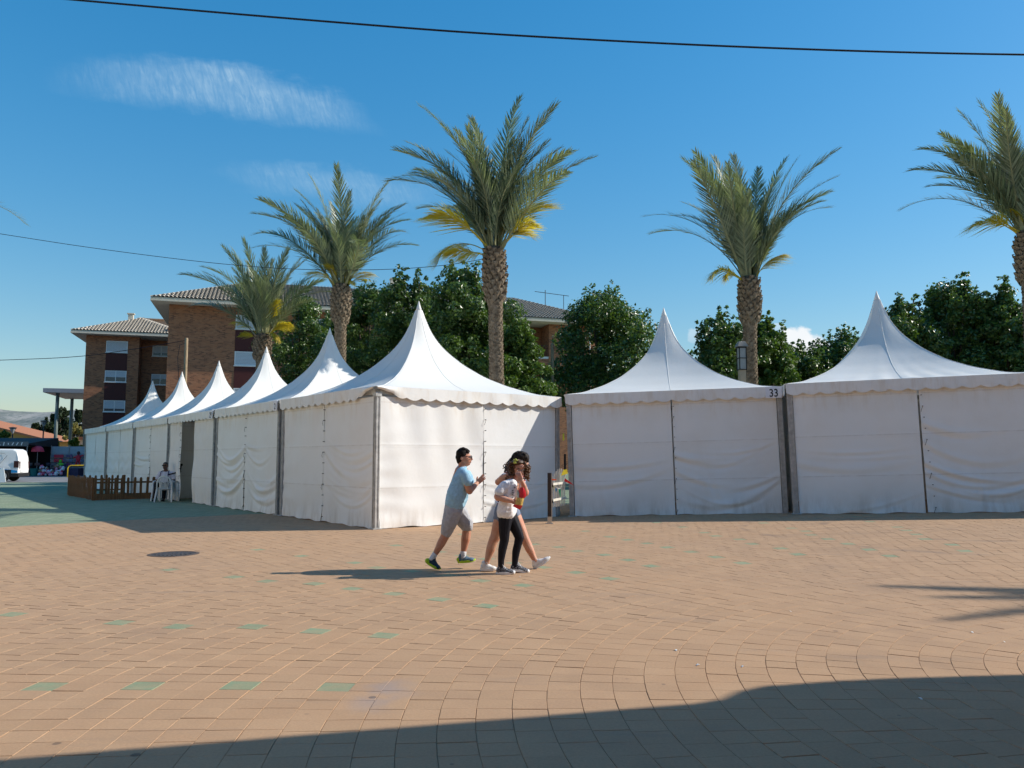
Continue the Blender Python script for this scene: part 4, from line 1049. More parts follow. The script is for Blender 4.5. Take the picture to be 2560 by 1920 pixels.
leafy_tree('pine_tree', 'dark pine against the left edge of the brick building', 172, 884, 24, 132, 33, 4000, 0.5, M_PINE, 2.5, group=G2, clumps=24)
leafy_tree('leafy_tree', 'yellowish tree beside the brick building behind the stalls', 160, 915, 20, 112, 34, 3500, 0.4, M_LEAF_Y, 1.5, group=G2, clumps=20)
leafy_tree('leafy_tree', 'bright green bush behind the grey stall backdrop', 165, 945, 16, 100, 35, 3000, 0.35, M_LEAF2, 0.8, group=G2, clumps=18)
leafy_tree('leafy_tree', 'low green bush between canopy columns', 125, 950, 16, 101, 36, 3000, 0.35, M_LEAF2, 0.8, group=G2, clumps=18)
leafy_tree('leafy_tree', 'green tree in front of the ochre hall at left edge', 5, 928, 24, 98, 37, 3500, 0.35, M_LEAF2, 1.5, group=G2, clumps=22)
leafy_tree('leafy_tree', 'yellowish shrub in front of the ochre hall', 14, 950, 18, 95, 38, 2500, 0.3, M_LEAF_Y, 1.0, group=G2, clumps=16)
# ================================================================== cables, poles, lamps
def cable(name, pts, r, label):
    P = [Vector(p) for p in pts]; out = []
    for i in range(len(P)-1):
        p0 = P[max(i-1, 0)]; p1 = P[i]; p2 = P[i+1]; p3 = P[min(i+2, len(P)-1)]
        for k in range(8):
            t = k/8; out.append(0.5*((2*p1)+(p2-p0)*t+(2*p0-5*p1+4*p2-p3)*t*t+(3*p1-p0-3*p2+p3)*t**3))
    out.append(P[-1])
    return tag(MB().tube(out, r, 6).build(name, M_CABLE, smooth=True), label, 'cable')
cable('overhead_cable', [atd(-600, -70, 27), atd(165, 0, 26.5), atd(700, 46, 26), atd(1106, 76, 26), atd(1650, 103, 26), atd(2212, 118, 26), atd(3000, 122, 26)], 0.033, 'thick black cable crossing the sky at the top')
cable('overhead_cable', [atd(-500, 425, 24), atd(0, 505, 24), atd(240, 541, 24.2), atd(480, 570, 24.3), atd(660, 582, 24.3), atd(830, 582, 24.3), atd(960, 573, 24.3), atd(1052, 558, 24.15)], 0.009, 'thin sagging cable tied to the tallest palm trunk')
cable('overhead_cable', [atd(-400, 790, 48), atd(0, 778, 48), atd(180, 769, 48), atd(320, 749, 48), atd(403, 735, 48)], 0.02, 'thin cable running left from the wooden utility pole')
def wood_pole(x, top, Y, r, label, hook=False):
    p = atd(x, top, Y); e = empty('utility_pole', (p.x, Y, 0), 0, label, 'pole')
    MB().tube([(0, 0, -0.05), (0.02, 0, p.z*0.5), (0, 0, p.z-0.05), (0, 0, p.z)], [r*1.15, r*1.05, r, r*0.7], 10).build('shaft', M_POLEWOOD, e, smooth=True)
    m = MB()
    if hook: m.tube([(0, 0, p.z-0.3), (-0.35, -0.1, p.z-0.45), (-0.45, -0.1, p.z-1.2), (-0.3, -0.1, p.z-3.0), (-0.18, -0.1, p.z-5)], 0.018, 5)
    else: m.tube([(-0.12, 0, p.z-0.15), (0.05, -0.06, p.z-0.1), (0.1, -0.05, p.z-0.4)], 0.012, 5)
    m.build('cable_tail', M_CABLE, e)
wood_pole(403, 730, 48, 0.1, 'wooden utility pole in front of the brick building', True)
wood_pole(1193, 741, 40, 0.08, 'slim wooden pole beside the brick building behind the tents')
def lamp_pillar():
    p = atd(1601, 738, 26.3); e = empty('lamp_pillar', (p.x, 26.3, 0), 0.1, 'square stone pillar topped with a box lantern beside the palm behind tent 33', 'lamp'); z = p.z
    MB().box((0, 0, (z-0.95)/2), (0.21, 0.21, z-0.95), taper=0.92).build('pillar', simple('sandstone', (0.34, 0.28, 0.20), 0.85, bump=0.2), e)
    m = MB()
    for sx in (-1, 1):
        for sy in (-1, 1): m.box((sx*0.115, sy*0.115, z-0.56), (0.025, 0.025, 0.74))
    for zz in (z-0.94, z-0.56, z-0.2): m.box((0, 0, zz), (0.265, 0.265, 0.022))
    m.build('lantern_frame', M_DARK, e)
    MB().box((0, 0, z-0.57), (0.215, 0.215, 0.70)).build('lantern_glass', simple('frosted_glass', (0.26, 0.28, 0.28), 0.3), e)
    m = MB(); m.box((0, 0, z-0.09), (0.36, 0.36, 0.18), taper=0.55); m.build('lantern_cap', simple('grey_cap', (0.20, 0.19, 0.17), 0.6), e)
lamp_pillar()
def street_lamp(x, top, Y, label, cone=True):
    p = atd(x, top, Y); e = empty('street_lamp', (p.x, Y, 0), 0, label, 'lamp'); z = p.z; dk = simple('bronze_lamp_metal', (0.055, 0.045, 0.04), 0.5)
    MB().tube([(0, 0, -0.05), (0, 0, 0.8), (0, 0, z-0.55)], [0.11, 0.08, 0.06], 10).build('post', dk, e, smooth=True)
    m = MB()
    for k in range(4):
        a = k*math.pi/2+0.4; m.tube([(0, 0, z-0.6), (0.28*math.cos(a), 0.28*math.sin(a), z-0.05)], 0.02, 5)
    m.lathe([(0.34, z-0.06), (0.34, z), (0.1, z+0.05), (0.01, z+0.06)], seg=14); m.build('lamp_head', dk, e)
    MB().lathe([(0.06, z-0.55), (0.16, z-0.3), (0.25, z-0.075), (0.01, z-0.07)], seg=12).build('lamp_glass', simple('lamp_glass', (0.3, 0.31, 0.32), 0.2), e)
street_lamp(28, 955.5/1.0-32, 75, 'dark street lamp in front of the ochre hall')
street_lamp(95, 909, 80, 'dark street lamp left of the grey canopy columns')

# ================================================================== gate with bunting between the tents
def gate():
    p = gd(1187, 1136); X, Y = p.x, p.y
    e = empty('barrier_gate', (X, Y, zg(X, Y)), 0, 'short dark post with a slatted gate leaf between the corner tent and tent 33', 'gate')
    brown = simple('dark_brown_post', (0.045, 0.032, 0.026), 0.5); pale = simple('pale_slat', (0.62, 0.58, 0.50), 0.6)
    MB().box((0, 0, 0.53), (0.075, 0.10, 1.06)).build('post', brown, e, bevel=0.004)
    MB().box((0, 0, 0.075), (0.082, 0.108, 0.15)).build('post_sleeve', M_STEEL, e)
    MB().box((0, 0, 0.006), (0.15, 0.17, 0.012)).build('base_plate', M_STEEL, e)
    MB().box((0.048, -0.03, 0.56), (0.016, 0.03, 1.0)).build('post_edge', M_STEEL, e)
    d0 = Vector((0.075, 0.15, 0)); d1 = Vector((0.40, 1.2, 0)); n = 8
    for k in range(n):
        t = k/(n-1); q = d0.lerp(d1, t); top = 0.98+0.16*math.sin(min(1, t*1.15)*2.2); bot = 0.33-0.02*t
        MB().box((q.x, q.y, (top+bot)/2), (0.022, 0.03, top-bot)).build('slat', pale, e, bevel=0.003)
    a = math.atan2(d1.y-d0.y, d1.x-d0.x)
    for z in (0.48, 0.82):
        c = (d0+d1)/2; MB().box((c.x+0.02, c.y, z), ((d1-d0).length+0.1, 0.02, 0.05), rot=a).build('rail', pale, e)
    for z in (0.78, 0.45): MB().box((0.06, 0.03, z), (0.04, 0.05, 0.05)).build('hinge', M_DARK, e)
    b = empty('bunting', (X, Y, zg(X, Y)), 0, 'string of coloured pennants tied between the gate post and the tent', 'bunting')
    o = Vector((X, Y, zg(X, Y)))
    def K2(cx, cy, Yd): return at(1340+cx*0.18072, 1040+cy*0.18083, Yd)-o
    st = [K2(150, 855, Y-0.05), K2(195, 885, Y+0.05), K2(245, 945, Y+0.3), K2(300, 1005, Y+0.6), K2(340, 1000, Y+0.7), K2(380, 900, Y+0.55), K2(415, 800, Y+0.5)]
    MB().tube(st, 0.006, 5).build('string', M_PLASTIC, b)
    def flag(pts, Yd, col, nm):
        P = [K2(x, y, Yd+dy) for x, y, dy in pts]; m = MB()
        c = Vector((0, 0.004, 0)); n = len(P)
        m.add(P+[q+c for q in P], [tuple(range(n)), tuple(range(2*n-1, n-1, -1))]+[(i, i+n, (i+1) % n+n, (i+1) % n) for i in range(n)])
        m.build('pennant', simple('pennant_'+nm, col, 0.6, var=0.05), b)
    flag([(195, 868, 0), (282, 872, 0.05), (282, 888, 0.05), (195, 892, 0)], Y+0.05, (0.75, 0.10, 0.015), 'orange')
    flag([(382, 742, 0), (430, 738, 0.05), (440, 800, 0.08), (345, 826, -0.02)], Y+0.45, (0.55, 0.43, 0.02), 'yellow')
    flag([(398, 858, 0), (455, 900, -0.04), (530, 958, -0.08), (392, 905, 0)], Y+0.5, (0.62, 0.02, 0.02), 'red')
    flag([(265, 1000, 0), (290, 1004, 0), (280, 1062, 0)], Y+0.4, (0.05, 0.25, 0.55), 'blue')
    flag([(312, 1012, 0), (342, 1012, 0), (338, 1145, 0.02)], Y+0.55, (0.01, 0.42, 0.20), 'green')
    flag([(232, 960, 0), (256, 965, 0), (246, 1050, 0)], Y+0.25, (0.55, 0.55, 0.30), 'cream')
    q = at(1340+380*0.18072, 1040+290*0.18083, 18.75)
    t = tag(MB().box((0, 0, 0), (0.035, 0.02, 0.16)).build('caution_tape', simple('yellow_tape', (0.60, 0.62, 0.04), 0.5), bevel=0.004), 'yellow tape strip in the gap between corner tent and tent 33', 'tape'); t.location = q
    t['label'] = 'small yellow tape strip high in the gap beside tent 33'
    c = tag(MB().box((0, 0, 0), (0.05, 0.05, 0.42)).build('dark_cloth_bundle', M_DARK, bevel=0.012), 'dark cloth bundle hanging in the gap beside tent 33', 'cloth'); c.location = at(1340+400*0.18072, 1040+650*0.18083, 18.72)
gate()

# ================================================================== wooden picket enclosure in front of the tents
OUT = Vector((-0.790, -0.613, 0))
def RP(s, d): return C0+ROW*s+OUT*d
def fence(a, b, n, label, h=0.78, kick=False):
    L = (b-a).length; ang = math.atan2(b.y-a.y, b.x-a.x)
    e = empty('picket_fence', a, ang, label, 'fence', 'picket fences enclosing the tent front')
    w = 0.08; poly = [(-w/2, 0.03), (w/2, 0.03), (w/2, h-0.05), (w*0.36, h-0.015), (0, h), (-w*0.36, h-0.015), (-w/2, h-0.05)]
    first = None
    for k in range(n):
        x = 0.06+(L-0.12)*k/(n-1)
        if first is None: o = MB().prism(poly, -0.012, 0.012).build('picket', M_WOOD, e); first = o
        else: o = first.copy(); COL.objects.link(o); o.parent = e
        o.location = (x, -0.03, random.uniform(-0.012, 0.012)); o.rotation_euler = (0, random.uniform(-0.02, 0.02), 0)
    for z in (0.2, 0.60): MB().box((L/2, 0.0, z), (L, 0.03, 0.06)).build('rail', M_WOOD, e)
    for x in (0.0, L): MB().box((x, 0.03, h/2), (0.06, 0.06, h-0.02)).build('post', M_WOOD, e)
    if kick: MB().box((L/2, -0.062, 0.12), (L, 0.02, 0.2)).build('kick_board', M_WOOD, e)
fence(RP(15.55, 2.2), RP(15.6, 0.25), 10, 'picket fence run facing the viewer next to the plastic chairs', kick=True)
fence(RP(20.2, 2.2), RP(15.55, 2.2), 21, 'picket fence run parallel to the tents with closely set slats')
fence(RP(20.2, 2.15), RP(20.2, 0.25), 10, 'far picket fence run behind the enclosure')

# ================================================================== plastic chairs
def plastic_chair(loc, rz, label):
    e = empty('plastic_chair', loc, rz, label, 'chair', 'white plastic garden chairs')
    # seat faces -Y
    V = []; nx, ny = 9, 9
    for j in range(ny):
        for i in range(nx):
            x = -0.24+0.48*i/(nx-1); y = -0.23+0.44*j/(ny-1)
            V.append((x*(1-0.08*j/ny), y, 0.43-0.02*math.cos(x*5)+0.012*(j == 0)*-1))
    F = [(j*nx+i, j*nx+i+1, (j+1)*nx+i+1, (j+1)*nx+i) for j in range(ny-1) for i in range(nx-1)]
    m = MB(); m.add(V, F); m.add([(x, y, z-0.03) for x, y, z in V], [tuple(reversed(f)) for f in F]); m.bx(-0.24, 0.24, -0.245, -0.23, 0.38, 0.42); m.build('seat', M_PLASTIC, e)
    fr = MB(); arch = []
    for k in range(15):
        a = math.pi*k/14; arch.append((0.245*math.cos(a), 0.20+0.07*math.sin(a), 0.44+0.40*math.sin(a)**0.75))
    fr.tube(arch, 0.026, 8); bk = fr.build('backrest', M_PLASTIC, e, smooth=True)
    for k in range(7):
        t = -1+2*k/6; x = t*0.10; xt = t*0.17
        zt = 0.44+0.40*max(0.05, 1-(xt/0.245)**2)**0.42-0.01
        s = MB(); s.tube([(x, 0.205, 0.42), ((x+xt)/2, 0.235, 0.62), (xt, 0.262, zt)], [0.013, 0.012, 0.013], 6); s.build('slat', M_PLASTIC, bk)
    for sx in (-1, 1):
        m = MB(); m.tube([(sx*0.245, 0.2, 0.66), (sx*0.28, 0.02, 0.655), (sx*0.285, -0.17, 0.64), (sx*0.27, -0.22, 0.60)], [0.022, 0.028, 0.028, 0.022], 8); m.build('armrest', M_PLASTIC, e, smooth=True)
        m = MB(); m.tube([(sx*0.285, -0.20, 0.62), (sx*0.275, -0.22, 0.40), (sx*0.30, -0.28, 0.0)], [0.024, 0.03, 0.024], 6); m.build('leg', M_PLASTIC, e)
        m = MB(); m.tube([(sx*0.235, 0.20, 0.46), (sx*0.24, 0.21, 0.36), (sx*0.27, 0.31, 0.0)], [0.026, 0.032, 0.024], 6); m.build('leg', M_PLASTIC, e)
    return e
pc = gd(356, 1084)
plastic_chair((pc.x, pc.y+0.1, 0), math.pi+0.08, 'empty white plastic chair with its slotted back towards the viewer')
MAN = Vector((pc.x*(1+0.72/pc.y)-0.05, pc.y+0.72, 0))
plastic_chair(MAN, 0.05, 'white plastic chair the seated man sits on')
def tool_post():
    p = atd(381, 1070, 27.2); e = empty('tool_stand', (p.x, 27.2, 0), 0.2, 'dark post with a short crossbar beside the tent opening', 'stand')
    MB().tube([(0, 0, 0), (0.03, 0, 0.6), (0.10, 0, 1.18)], [0.035, 0.03, 0.04], 8).build('shaft', M_DARK, e)
    MB().tube([(-0.30, 0, 0.86), (0.12, 0, 0.98)], 0.022, 8).build('crossbar', M_DARK, e)
    MB().box((0.105, 0, 1.2), (0.11, 0.06, 0.07)).build('grip', M_DARK, e, bevel=0.01)
    MB().box((0, 0, 0.012), (0.26, 0.2, 0.024)).build('foot', M_DARK, e)
    q = RP(12.75, -0.6); b = MB().bx(-0.16, 0.16, -0.14, 0.14, 0, 0.55).build('black_crate', M_DARK, bevel=0.015); b.location = (q.x, q.y, 0)
    tag(b, 'black crate standing inside the tent opening', 'crate')
tool_post()

# ================================================================== white van
def van():
    p = atd(38, 1041, 49.5); e = empty('delivery_van', (p.x, 49.5, 0), R(14), 'white delivery van with blue markings and its front door open', 'van'); e.scale = (1.08, 1.08, 1.1)
    wh = simple('van_white_paint', (0.80, 0.80, 0.80), 0.25, 0.5, 0.03); blk = simple('black_plastic', (0.02, 0.02, 0.022), 0.5); blu = simple('sky_blue_vinyl', (0.02, 0.30, 0.62), 0.35, var=0.05)
    # x: rear at 0, front at -4.1; y: near side 0, far 1.75
    prof = [(-0.02, 0.32), (0.02, 0.75), (-0.03, 1.35), (-0.14, 1.72), (-0.32, 1.82), (-2.1, 1.84), (-2.5, 1.76), (-3.05, 1.18), (-3.85, 1.02), (-4.08, 0.85), (-4.12, 0.34)]
    body = MB(); n = len(prof); secs = []
    for y, ins in ((0.0, 0.06), (0.05, 0.0), (1.70, 0.0), (1.75, 0.06)):
        secs.append([(x*(1-0.0)+(-0.03 if x > -1 else 0.03)*(ins > 0), y+(0.10*max(0, (z-1.0))/0.85 if y < 1 else -0.10*max(0, (z-1.0))/0.85), z-ins*(z > 1.5)) for x, z in prof])
    vs = [v for s in secs for v in s]; fs = [tuple(range(n)), tuple(range(4*n-1, 3*n-1, -1))]
    for k in range(3): fs += [(k*n+i, k*n+(i+1) % n, (k+1)*n+(i+1) % n, (k+1)*n+i) for i in range(n)]
    body.add(vs, fs); body.build('body', wh, e, bevel=0.015)
    for x in (-0.75, -3.25):
        for y in (0.06, 1.69):
            sg = -1 if y < 1 else 1
            w = MB(); w.lathe([(0.16, -0.09), (0.29, -0.09), (0.31, -0.05), (0.31, 0.05), (0.29, 0.09), (0.16, 0.09)], seg=22); o = w.build('wheel', simple('tyre_rubber', (0.018, 0.018, 0.018), 0.8), e, smooth=False)
            o.rotation_euler = (math.pi/2, 0, 0); o.location = (x, y, 0.31)
            r = MB(); r.lathe([(0.19, 0.05*1), (0.19, 0.07), (0.13, 0.075), (0.10, 0.05), (0.01, 0.06)], seg=18); ro = r.build('rim', simple('grey_rim', (0.45, 0.46, 0.48), 0.4, metal=0.4), o); ro.scale = (1, 1, 1.32 if sg < 0 else -1.32)
    MB().bx(-1.14, -0.36, -0.012, 0.02, 0.30, 0.66).build('wheel_arch', blk, e)
    MB().bx(-0.4, 0.05, -0.02, 1.77, 0.26, 0.48).build('rear_bumper', blk, e, bevel=0.03)
    MB().bx(-3.0, -1.0, 0.02, 0.06, 0.26, 0.36).build('sill_trim', blk, e)
    for y in (0.10, 1.60): MB().bx(-0.02, 0.035, y, y+0.1, 0.72, 1.12).build('tail_light', simple('tail_lamp', (0.06, 0.02, 0.02), 0.2), e, bevel=0.01)
    MB().bx(-0.24, 0.01, -0.010, 0.02, 0.78, 1.15).build('tail_light', simple('tail_lamp', (0.06, 0.02, 0.02), 0.2), e)
    MB().bx(0.0, 0.035, 0.3, 0.75, 0.52, 0.66).build('number_plate', M_PLASTIC, e)
    m = MB(); m.add([(-1.45+0.42*math.cos(2*math.pi*k/24), -0.004+0.10*(1.30+0.13*math.sin(2*math.pi*k/24)-1.0)/0.85-0.006, 1.30+0.13*math.sin(2*math.pi*k/24)) for k in range(24)], [tuple(range(24))]); m.build('oval_logo', blu, e, recalc=False)
    m = MB(); m.add([(-0.42, -0.008, 0.50), (-0.02, -0.008, 0.50), (-0.05, -0.008, 0.62), (-0.30, -0.008, 0.66), (-0.75, -0.008, 0.70), (-1.1, -0.008, 0.78), (-1.05, -0.008, 0.68)], [tuple(range(7))]); m.build('blue_swoosh', blu, e, recalc=False)
    m = MB(); m.tube([(-0.95, -0.003, 1.0), (-0.62, 0.03, 1.45), (-0.75, 0.05, 1.58), (-1.9, 0.06, 1.62)], 0.008, 4); m.build('panel_groove', blk, e)
    MB().bx(-2.75, -2.15, 0.03, 0.09, 1.2, 1.62).build('side_window', M_GLASS, e)
    # front door swung open
    d = MB(); d.bx(-0.03, 0.03, -1.0, 0.0, 0.42, 1.15); d.bx(-0.03, 0.03, -1.0, -0.92, 1.15, 1.72); d.bx(-0.03, 0.03, -0.1, 0.0, 1.15, 1.72); d.bx(-0.03, 0.03, -0.92, -0.1, 1.62, 1.72)
    od = d.build('front_door', wh, e, bevel=0.01); od.location = (-1.9, -0.02, 0.05); od.rotation_euler = (0, 0, R(-42))
    MB().bx(-0.012, 0.012, -0.915, -0.105, 1.155, 1.615).build('door_window', M_GLASS, od)
    MB().bx(0.035, 0.09, -0.3, -0.18, 0.78, 1.0).build('door_handle', blk, od, bevel=0.01)
    q = gd(8, 1042); b = MB(); b.box((0, 0, 0.42), (0.34, 0.03, 0.88)); bo = b.build('folding_board', M_PLASTIC, bevel=0.008)
    bo.location = (q.x-0.05, q.y, 0.0); bo.rotation_euler = (R(-14), R(-16), 0.2); tag(bo, 'white board leaning near the van at the left edge', 'board')
van()

# ================================================================== market stalls far left
def stalls():
    Y = 66; dk = simple('stall_dark_cloth', (0.012, 0.012, 0.015), 0.9); gry = simple('grey_backdrop', (0.33, 0.38, 0.42), 0.8); al = simple('stall_pole', (0.35, 0.36, 0.38), 0.4, metal=0.5)
    x0 = atd(-60, 980, Y).x; x1 = atd(86, 980, Y).x; za = atd(10, 951, Y).z; zb = atd(10, 964, Y).z
    e = empty('market_stall', (x0, Y, 0), 0, 'dark market stall under a low awning with white lettering strokes', 'market stall'); w = x1-x0
    m = MB(); m.prism([(0, zb), (-1.6, zb+0.12), (-1.6, zb+0.2), (2.6, zb+0.75), (2.6, zb)], 0, w, axis='x'); m.build('awning', simple('dark_awning', (0.05, 0.05, 0.055), 0.8), e)
    m = MB(); m.bx(0, w, -1.66, -1.6, zb-0.02, zb+0.35); m.build('awning_fascia', simple('fascia_grey', (0.16, 0.17, 0.17), 0.8), e)
    rng = random.Random(5)
    for k in range(22):
        xx = w-0.5-k*0.36; hh = rng.uniform(0.16, 0.3)
        MB().box((xx, -1.68, zb+0.17), (0.075, 0.02, hh), rot=Matrix.Rotation(rng.uniform(-0.6, 0.6), 3, 'Y')).build('lettering_stroke', M_PLASTIC, e)
    MB().bx(0, w, 2.5, 2.6, 0, zb-0.002).build('back_cloth', dk, e); MB().bx(0, 0.1, -1.4, 2.5, 0, zb-0.002).build('side_cloth', dk, e)
    MB().bx(0.2, w-0.3, -0.6, 0.8, 0.0, 0.85).build('counter', dk, e)
    for xx in (0.3, w*0.5, w-0.15): MB().tube([(xx, -1.5, 0), (xx, -1.5, zb+0.1)], 0.035, 8).build('pole', al, e)
    for k in range(10):
        o = MB(); o.box((0, 0, 0.11), (rng.uniform(0.2, 0.4), 0.25, 0.22)); ob = o.build('boxed_toy', simple('muted_goods_%d' % (k % 4), [(0.06, 0.06, 0.09), (0.12, 0.12, 0.14), (0.05, 0.08, 0.10), (0.10, 0.06, 0.07)][k % 4], 0.6), bevel=0.02)
        ob.location = (x0+w*0.45+k*0.45, Y+rng.uniform(-0.4, 0.4), 0.85); ob.rotation_euler = (0, 0, rng.uniform(-0.5, 0.5)); tag(ob, 'dark boxed toy on the counter of the dark stall', 'toy', 'boxed toys on the dark stall counter')
    # toy stall with grey backdrop
    xa = atd(92, 980, Y).x; xb = atd(172, 980, Y).x; zt = atd(120, 964, Y).z; w = xb-xa
    s = empty('toy_stall', (xa, Y, 0), 0, 'toy stall with a grey backdrop hung with colourful packages', 'market stall')
    MB().bx(0, w, 1.2, 1.26, 0, zt).build('backdrop', gry, s)
    for xx in (0.05, w*0.5, w-0.05): MB().tube([(xx, 1.14, 0), (xx, 1.14, zt+0.08)], 0.03, 8).build('pole', al, s)
    MB().bx(0.0, w, -0.1, 1.0, 0.0, 0.62).build('table', simple('stall_table_cloth', (0.07, 0.05, 0.09), 0.9), s)
    for zz in (0.98, 1.32, 1.68): MB().tube([(0.05, 1.1, zz+0.12), (w-0.05, 1.1, zz+0.12)], 0.012, 5).build('rail', al, s)
    cols = [(0.03, 0.05, 0.16), (0.09, 0.05, 0.17), (0.30, 0.02, 0.04), (0.03, 0.03, 0.05), (0.10, 0.11, 0.16), (0.03, 0.10, 0.22), (0.22, 0.05, 0.16), (0.16, 0.16, 0.20)]
    mats = [simple('package_%d' % i, c, 0.35, 0.5, 0.25, 14) for i, c in enumerate(cols)]; red = simple('package_red', (0.50, 0.02, 0.07), 0.4)
    for j, zz in enumerate((0.98, 1.32, 1.68)):
        for k in range(11):
            m = MB(); m.box((0, 0, -0.14), (rng.uniform(0.20, 0.30), 0.06, rng.uniform(0.2, 0.28))); m.tube([(0, 0, 0), (0, 0, 0.08)], 0.012, 5)
            o = m.build('toy_package', red if (j > 0 and 1 <= k <= 3) else mats[rng.randrange(8)], bevel=0.01)
            o.location = (xa+0.25+k*(w-0.5)/10, Y+1.05, zz+0.08); o.rotation_euler = (0, rng.uniform(-0.1, 0.1), rng.uniform(-0.2, 0.2)); tag(o, 'small toy package hanging on the grey stall backdrop', 'toy package', 'toy packages on the stall backdrop')
    bc = [(0.75, 0.30, 0.42), (0.80, 0.78, 0.78), (0.55, 0.06, 0.12), (0.62, 0.62, 0.68), (0.75, 0.55, 0.60), (0.28, 0.18, 0.10), (0.70, 0.12, 0.22), (0.20, 0.20, 0.26)]
    bm = [simple('ball_%d' % i, c, 0.2, 0.6, 0.1) for i, c in enumerate(bc)]
    for k in range(64):
        r = rng.uniform(0.09, 0.15); o = MB().sphere((0, 0, 0), r, 10, 7).build('toy_ball', bm[rng.randrange(8)], smooth=True)
        t = rng.random(); zz = max(r, rng.uniform(0.05, 0.85)); o.location = (xa+0.2+t*w*0.62, Y-0.35-0.35*(0.9-zz)-rng.uniform(0, 0.1), zz); tag(o, 'shiny toy ball heaped in front of the toy stall', 'toy ball', 'toy balls heaped before the stall')
    g = empty('inflatable_toy', (xa+w*0.42, Y+0.4, 0.62), 0, 'lime green inflatable toy on the toy stall', 'toy')
    m = MB(); m.sphere((0, 0, 0.25), (0.17, 0.14, 0.25)); m.sphere((0, 0, 0.58), (0.12, 0.12, 0.14)); m.sphere((0.18, 0, 0.32), (0.08, 0.07, 0.1)); m.sphere((-0.18, 0, 0.32), (0.08, 0.07, 0.1)); m.build('body', simple('lime_vinyl', (0.16, 0.55, 0.04), 0.3), g, smooth=True)
    d = empty('hanging_doll', (atd(165, 985, Y).x, Y+0.3, 0.9), 0, 'red cloth doll hanging at the right end of the toy stall', 'toy')
    m = MB(); m.sphere((0, 0, 0.55), (0.2, 0.14, 0.32)); m.tube([(-0.1, 0, 0.3), (-0.16, 0, 0.0)], 0.07, 8); m.tube([(0.1, 0, 0.3), (0.16, 0, 0.0)], 0.07, 8); m.tube([(-0.15, 0, 0.7), (-0.38, 0, 0.6)], 0.06, 8); m.tube([(0.15, 0, 0.7), (0.4, 0, 0.8)], 0.06, 8); m.build('body', simple('doll_red', (0.50, 0.03, 0.05), 0.7), d, smooth=True)
    MB().sphere((0, 0, 0.98), (0.13, 0.12, 0.15)).build('head', simple('doll_dark', (0.09, 0.03, 0.03), 0.7), d, smooth=True)
    u = empty('market_umbrella', (atd(87, 985, Y).x, Y-0.4, 0), 0, 'pink red parasol between the two market stalls', 'parasol'); zu = atd(87, 964, Y).z
    MB().lathe([(0.48, zu-0.45), (0.46, zu-0.32), (0.38, zu-0.12), (0.2, zu), (0.01, zu+0.04)], seg=10).build('canopy', simple('pink_cloth', (0.72, 0.07, 0.12), 0.6), u)
    MB().tube([(0, 0, 0), (0, 0, zu)], 0.02, 6).build('pole', al, u)
    tb = MB(); tb.lathe([(0.24, 0), (0.30, 0.55), (0.31, 0.62), (0.28, 0.62), (0.24, 0.1)], seg=14); o = tb.build('toy_bin', simple('teal_plastic', (0.02, 0.16, 0.15), 0.4)); o.location = (xa-0.3, Y-0.55, 0); tag(o, 'teal plastic bin beside the heap of toy balls', 'bin')
    p = atd(168, 1031, 61); b = empty('hoop_barrier', (p.x-0.35, 61, 0), 0.3, 'yellow tubular hoop barrier behind the farthest tent', 'barrier')
    yl = simple('yellow_paint', (0.62, 0.42, 0.02), 0.4)
    MB().tube([(-0.4, 0, 0), (-0.4, 0, 0.68), (-0.33, 0, 0.83), (-0.18, 0, 0.9), (0.9, 0, 0.9), (1.05, 0, 0.83), (1.12, 0, 0.68), (1.12, 0, 0)], 0.04, 8).build('hoop', yl, b, smooth=True)
    c = MB().bx(-0.45, 0.45, -0.4, 0.4, 0.08, 1.0).build('wheelie_bin', simple('grey_green_bin', (0.13, 0.18, 0.15), 0.6), bevel=0.04); c.location = (p.x+0.3, 63, 0); tag(c, 'grey green bin behind the yellow hoop barrier', 'bin')
stalls()
# ================================================================== people
def remesh(prims, voxel, smooth_it=3, sfac=0.5):
    """prims: list of ('cap',p0,r0,p1,r1) / ('ell',c,(rx,ry,rz),rotmatrix or None); returns one continuous mesh"""
    bm = bmesh.new()
    for p in prims:
        if p[0] == 'cap':
            _, a, ra, b, rb = p; a = Vector(a); b = Vector(b); vs = []
            for c, r in ((a, ra), (b, rb)):
                t = bmesh.new(); bmesh.ops.create_icosphere(t, subdivisions=2, radius=r)
                vs += [bm.verts.new(c+v.co) for v in t.verts]; t.free()
            res = bmesh.ops.convex_hull(bm, input=vs, use_existing_faces=False)
            dead = [g for g in res['geom_interior']+res['geom_unused'] if isinstance(g, bmesh.types.BMVert) and g.is_valid]
            bmesh.ops.delete(bm, geom=list(set(dead)), context='VERTS')
        else:
            _, c, rr, rot = p; t = bmesh.ops.create_icosphere(bm, subdivisions=3, radius=1.0)
            for v in t['verts']:
                q = Vector((v.co.x*rr[0], v.co.y*rr[1], v.co.z*rr[2])); v.co = Vector(c)+(rot @ q if rot is not None else q)
    me = bpy.data.meshes.new('tmp_body'); bm.to_mesh(me); bm.free()
    o = bpy.data.objects.new('tmp_body', me); COL.objects.link(o)
    m = o.modifiers.new('r', 'REMESH'); m.mode = 'VOXEL'; m.voxel_size = voxel
    if smooth_it:
        s = o.modifiers.new('s', 'SMOOTH'); s.factor = sfac; s.iterations = smooth_it
    dg = bpy.context.evaluated_depsgraph_get(); out = bpy.data.meshes.new_from_object(o.evaluated_get(dg))
    bpy.data.objects.remove(o); bpy.data.meshes.remove(me)
    out.polygons.foreach_set('use_smooth', np.ones(len(out.polygons), dtype=bool))
    return out
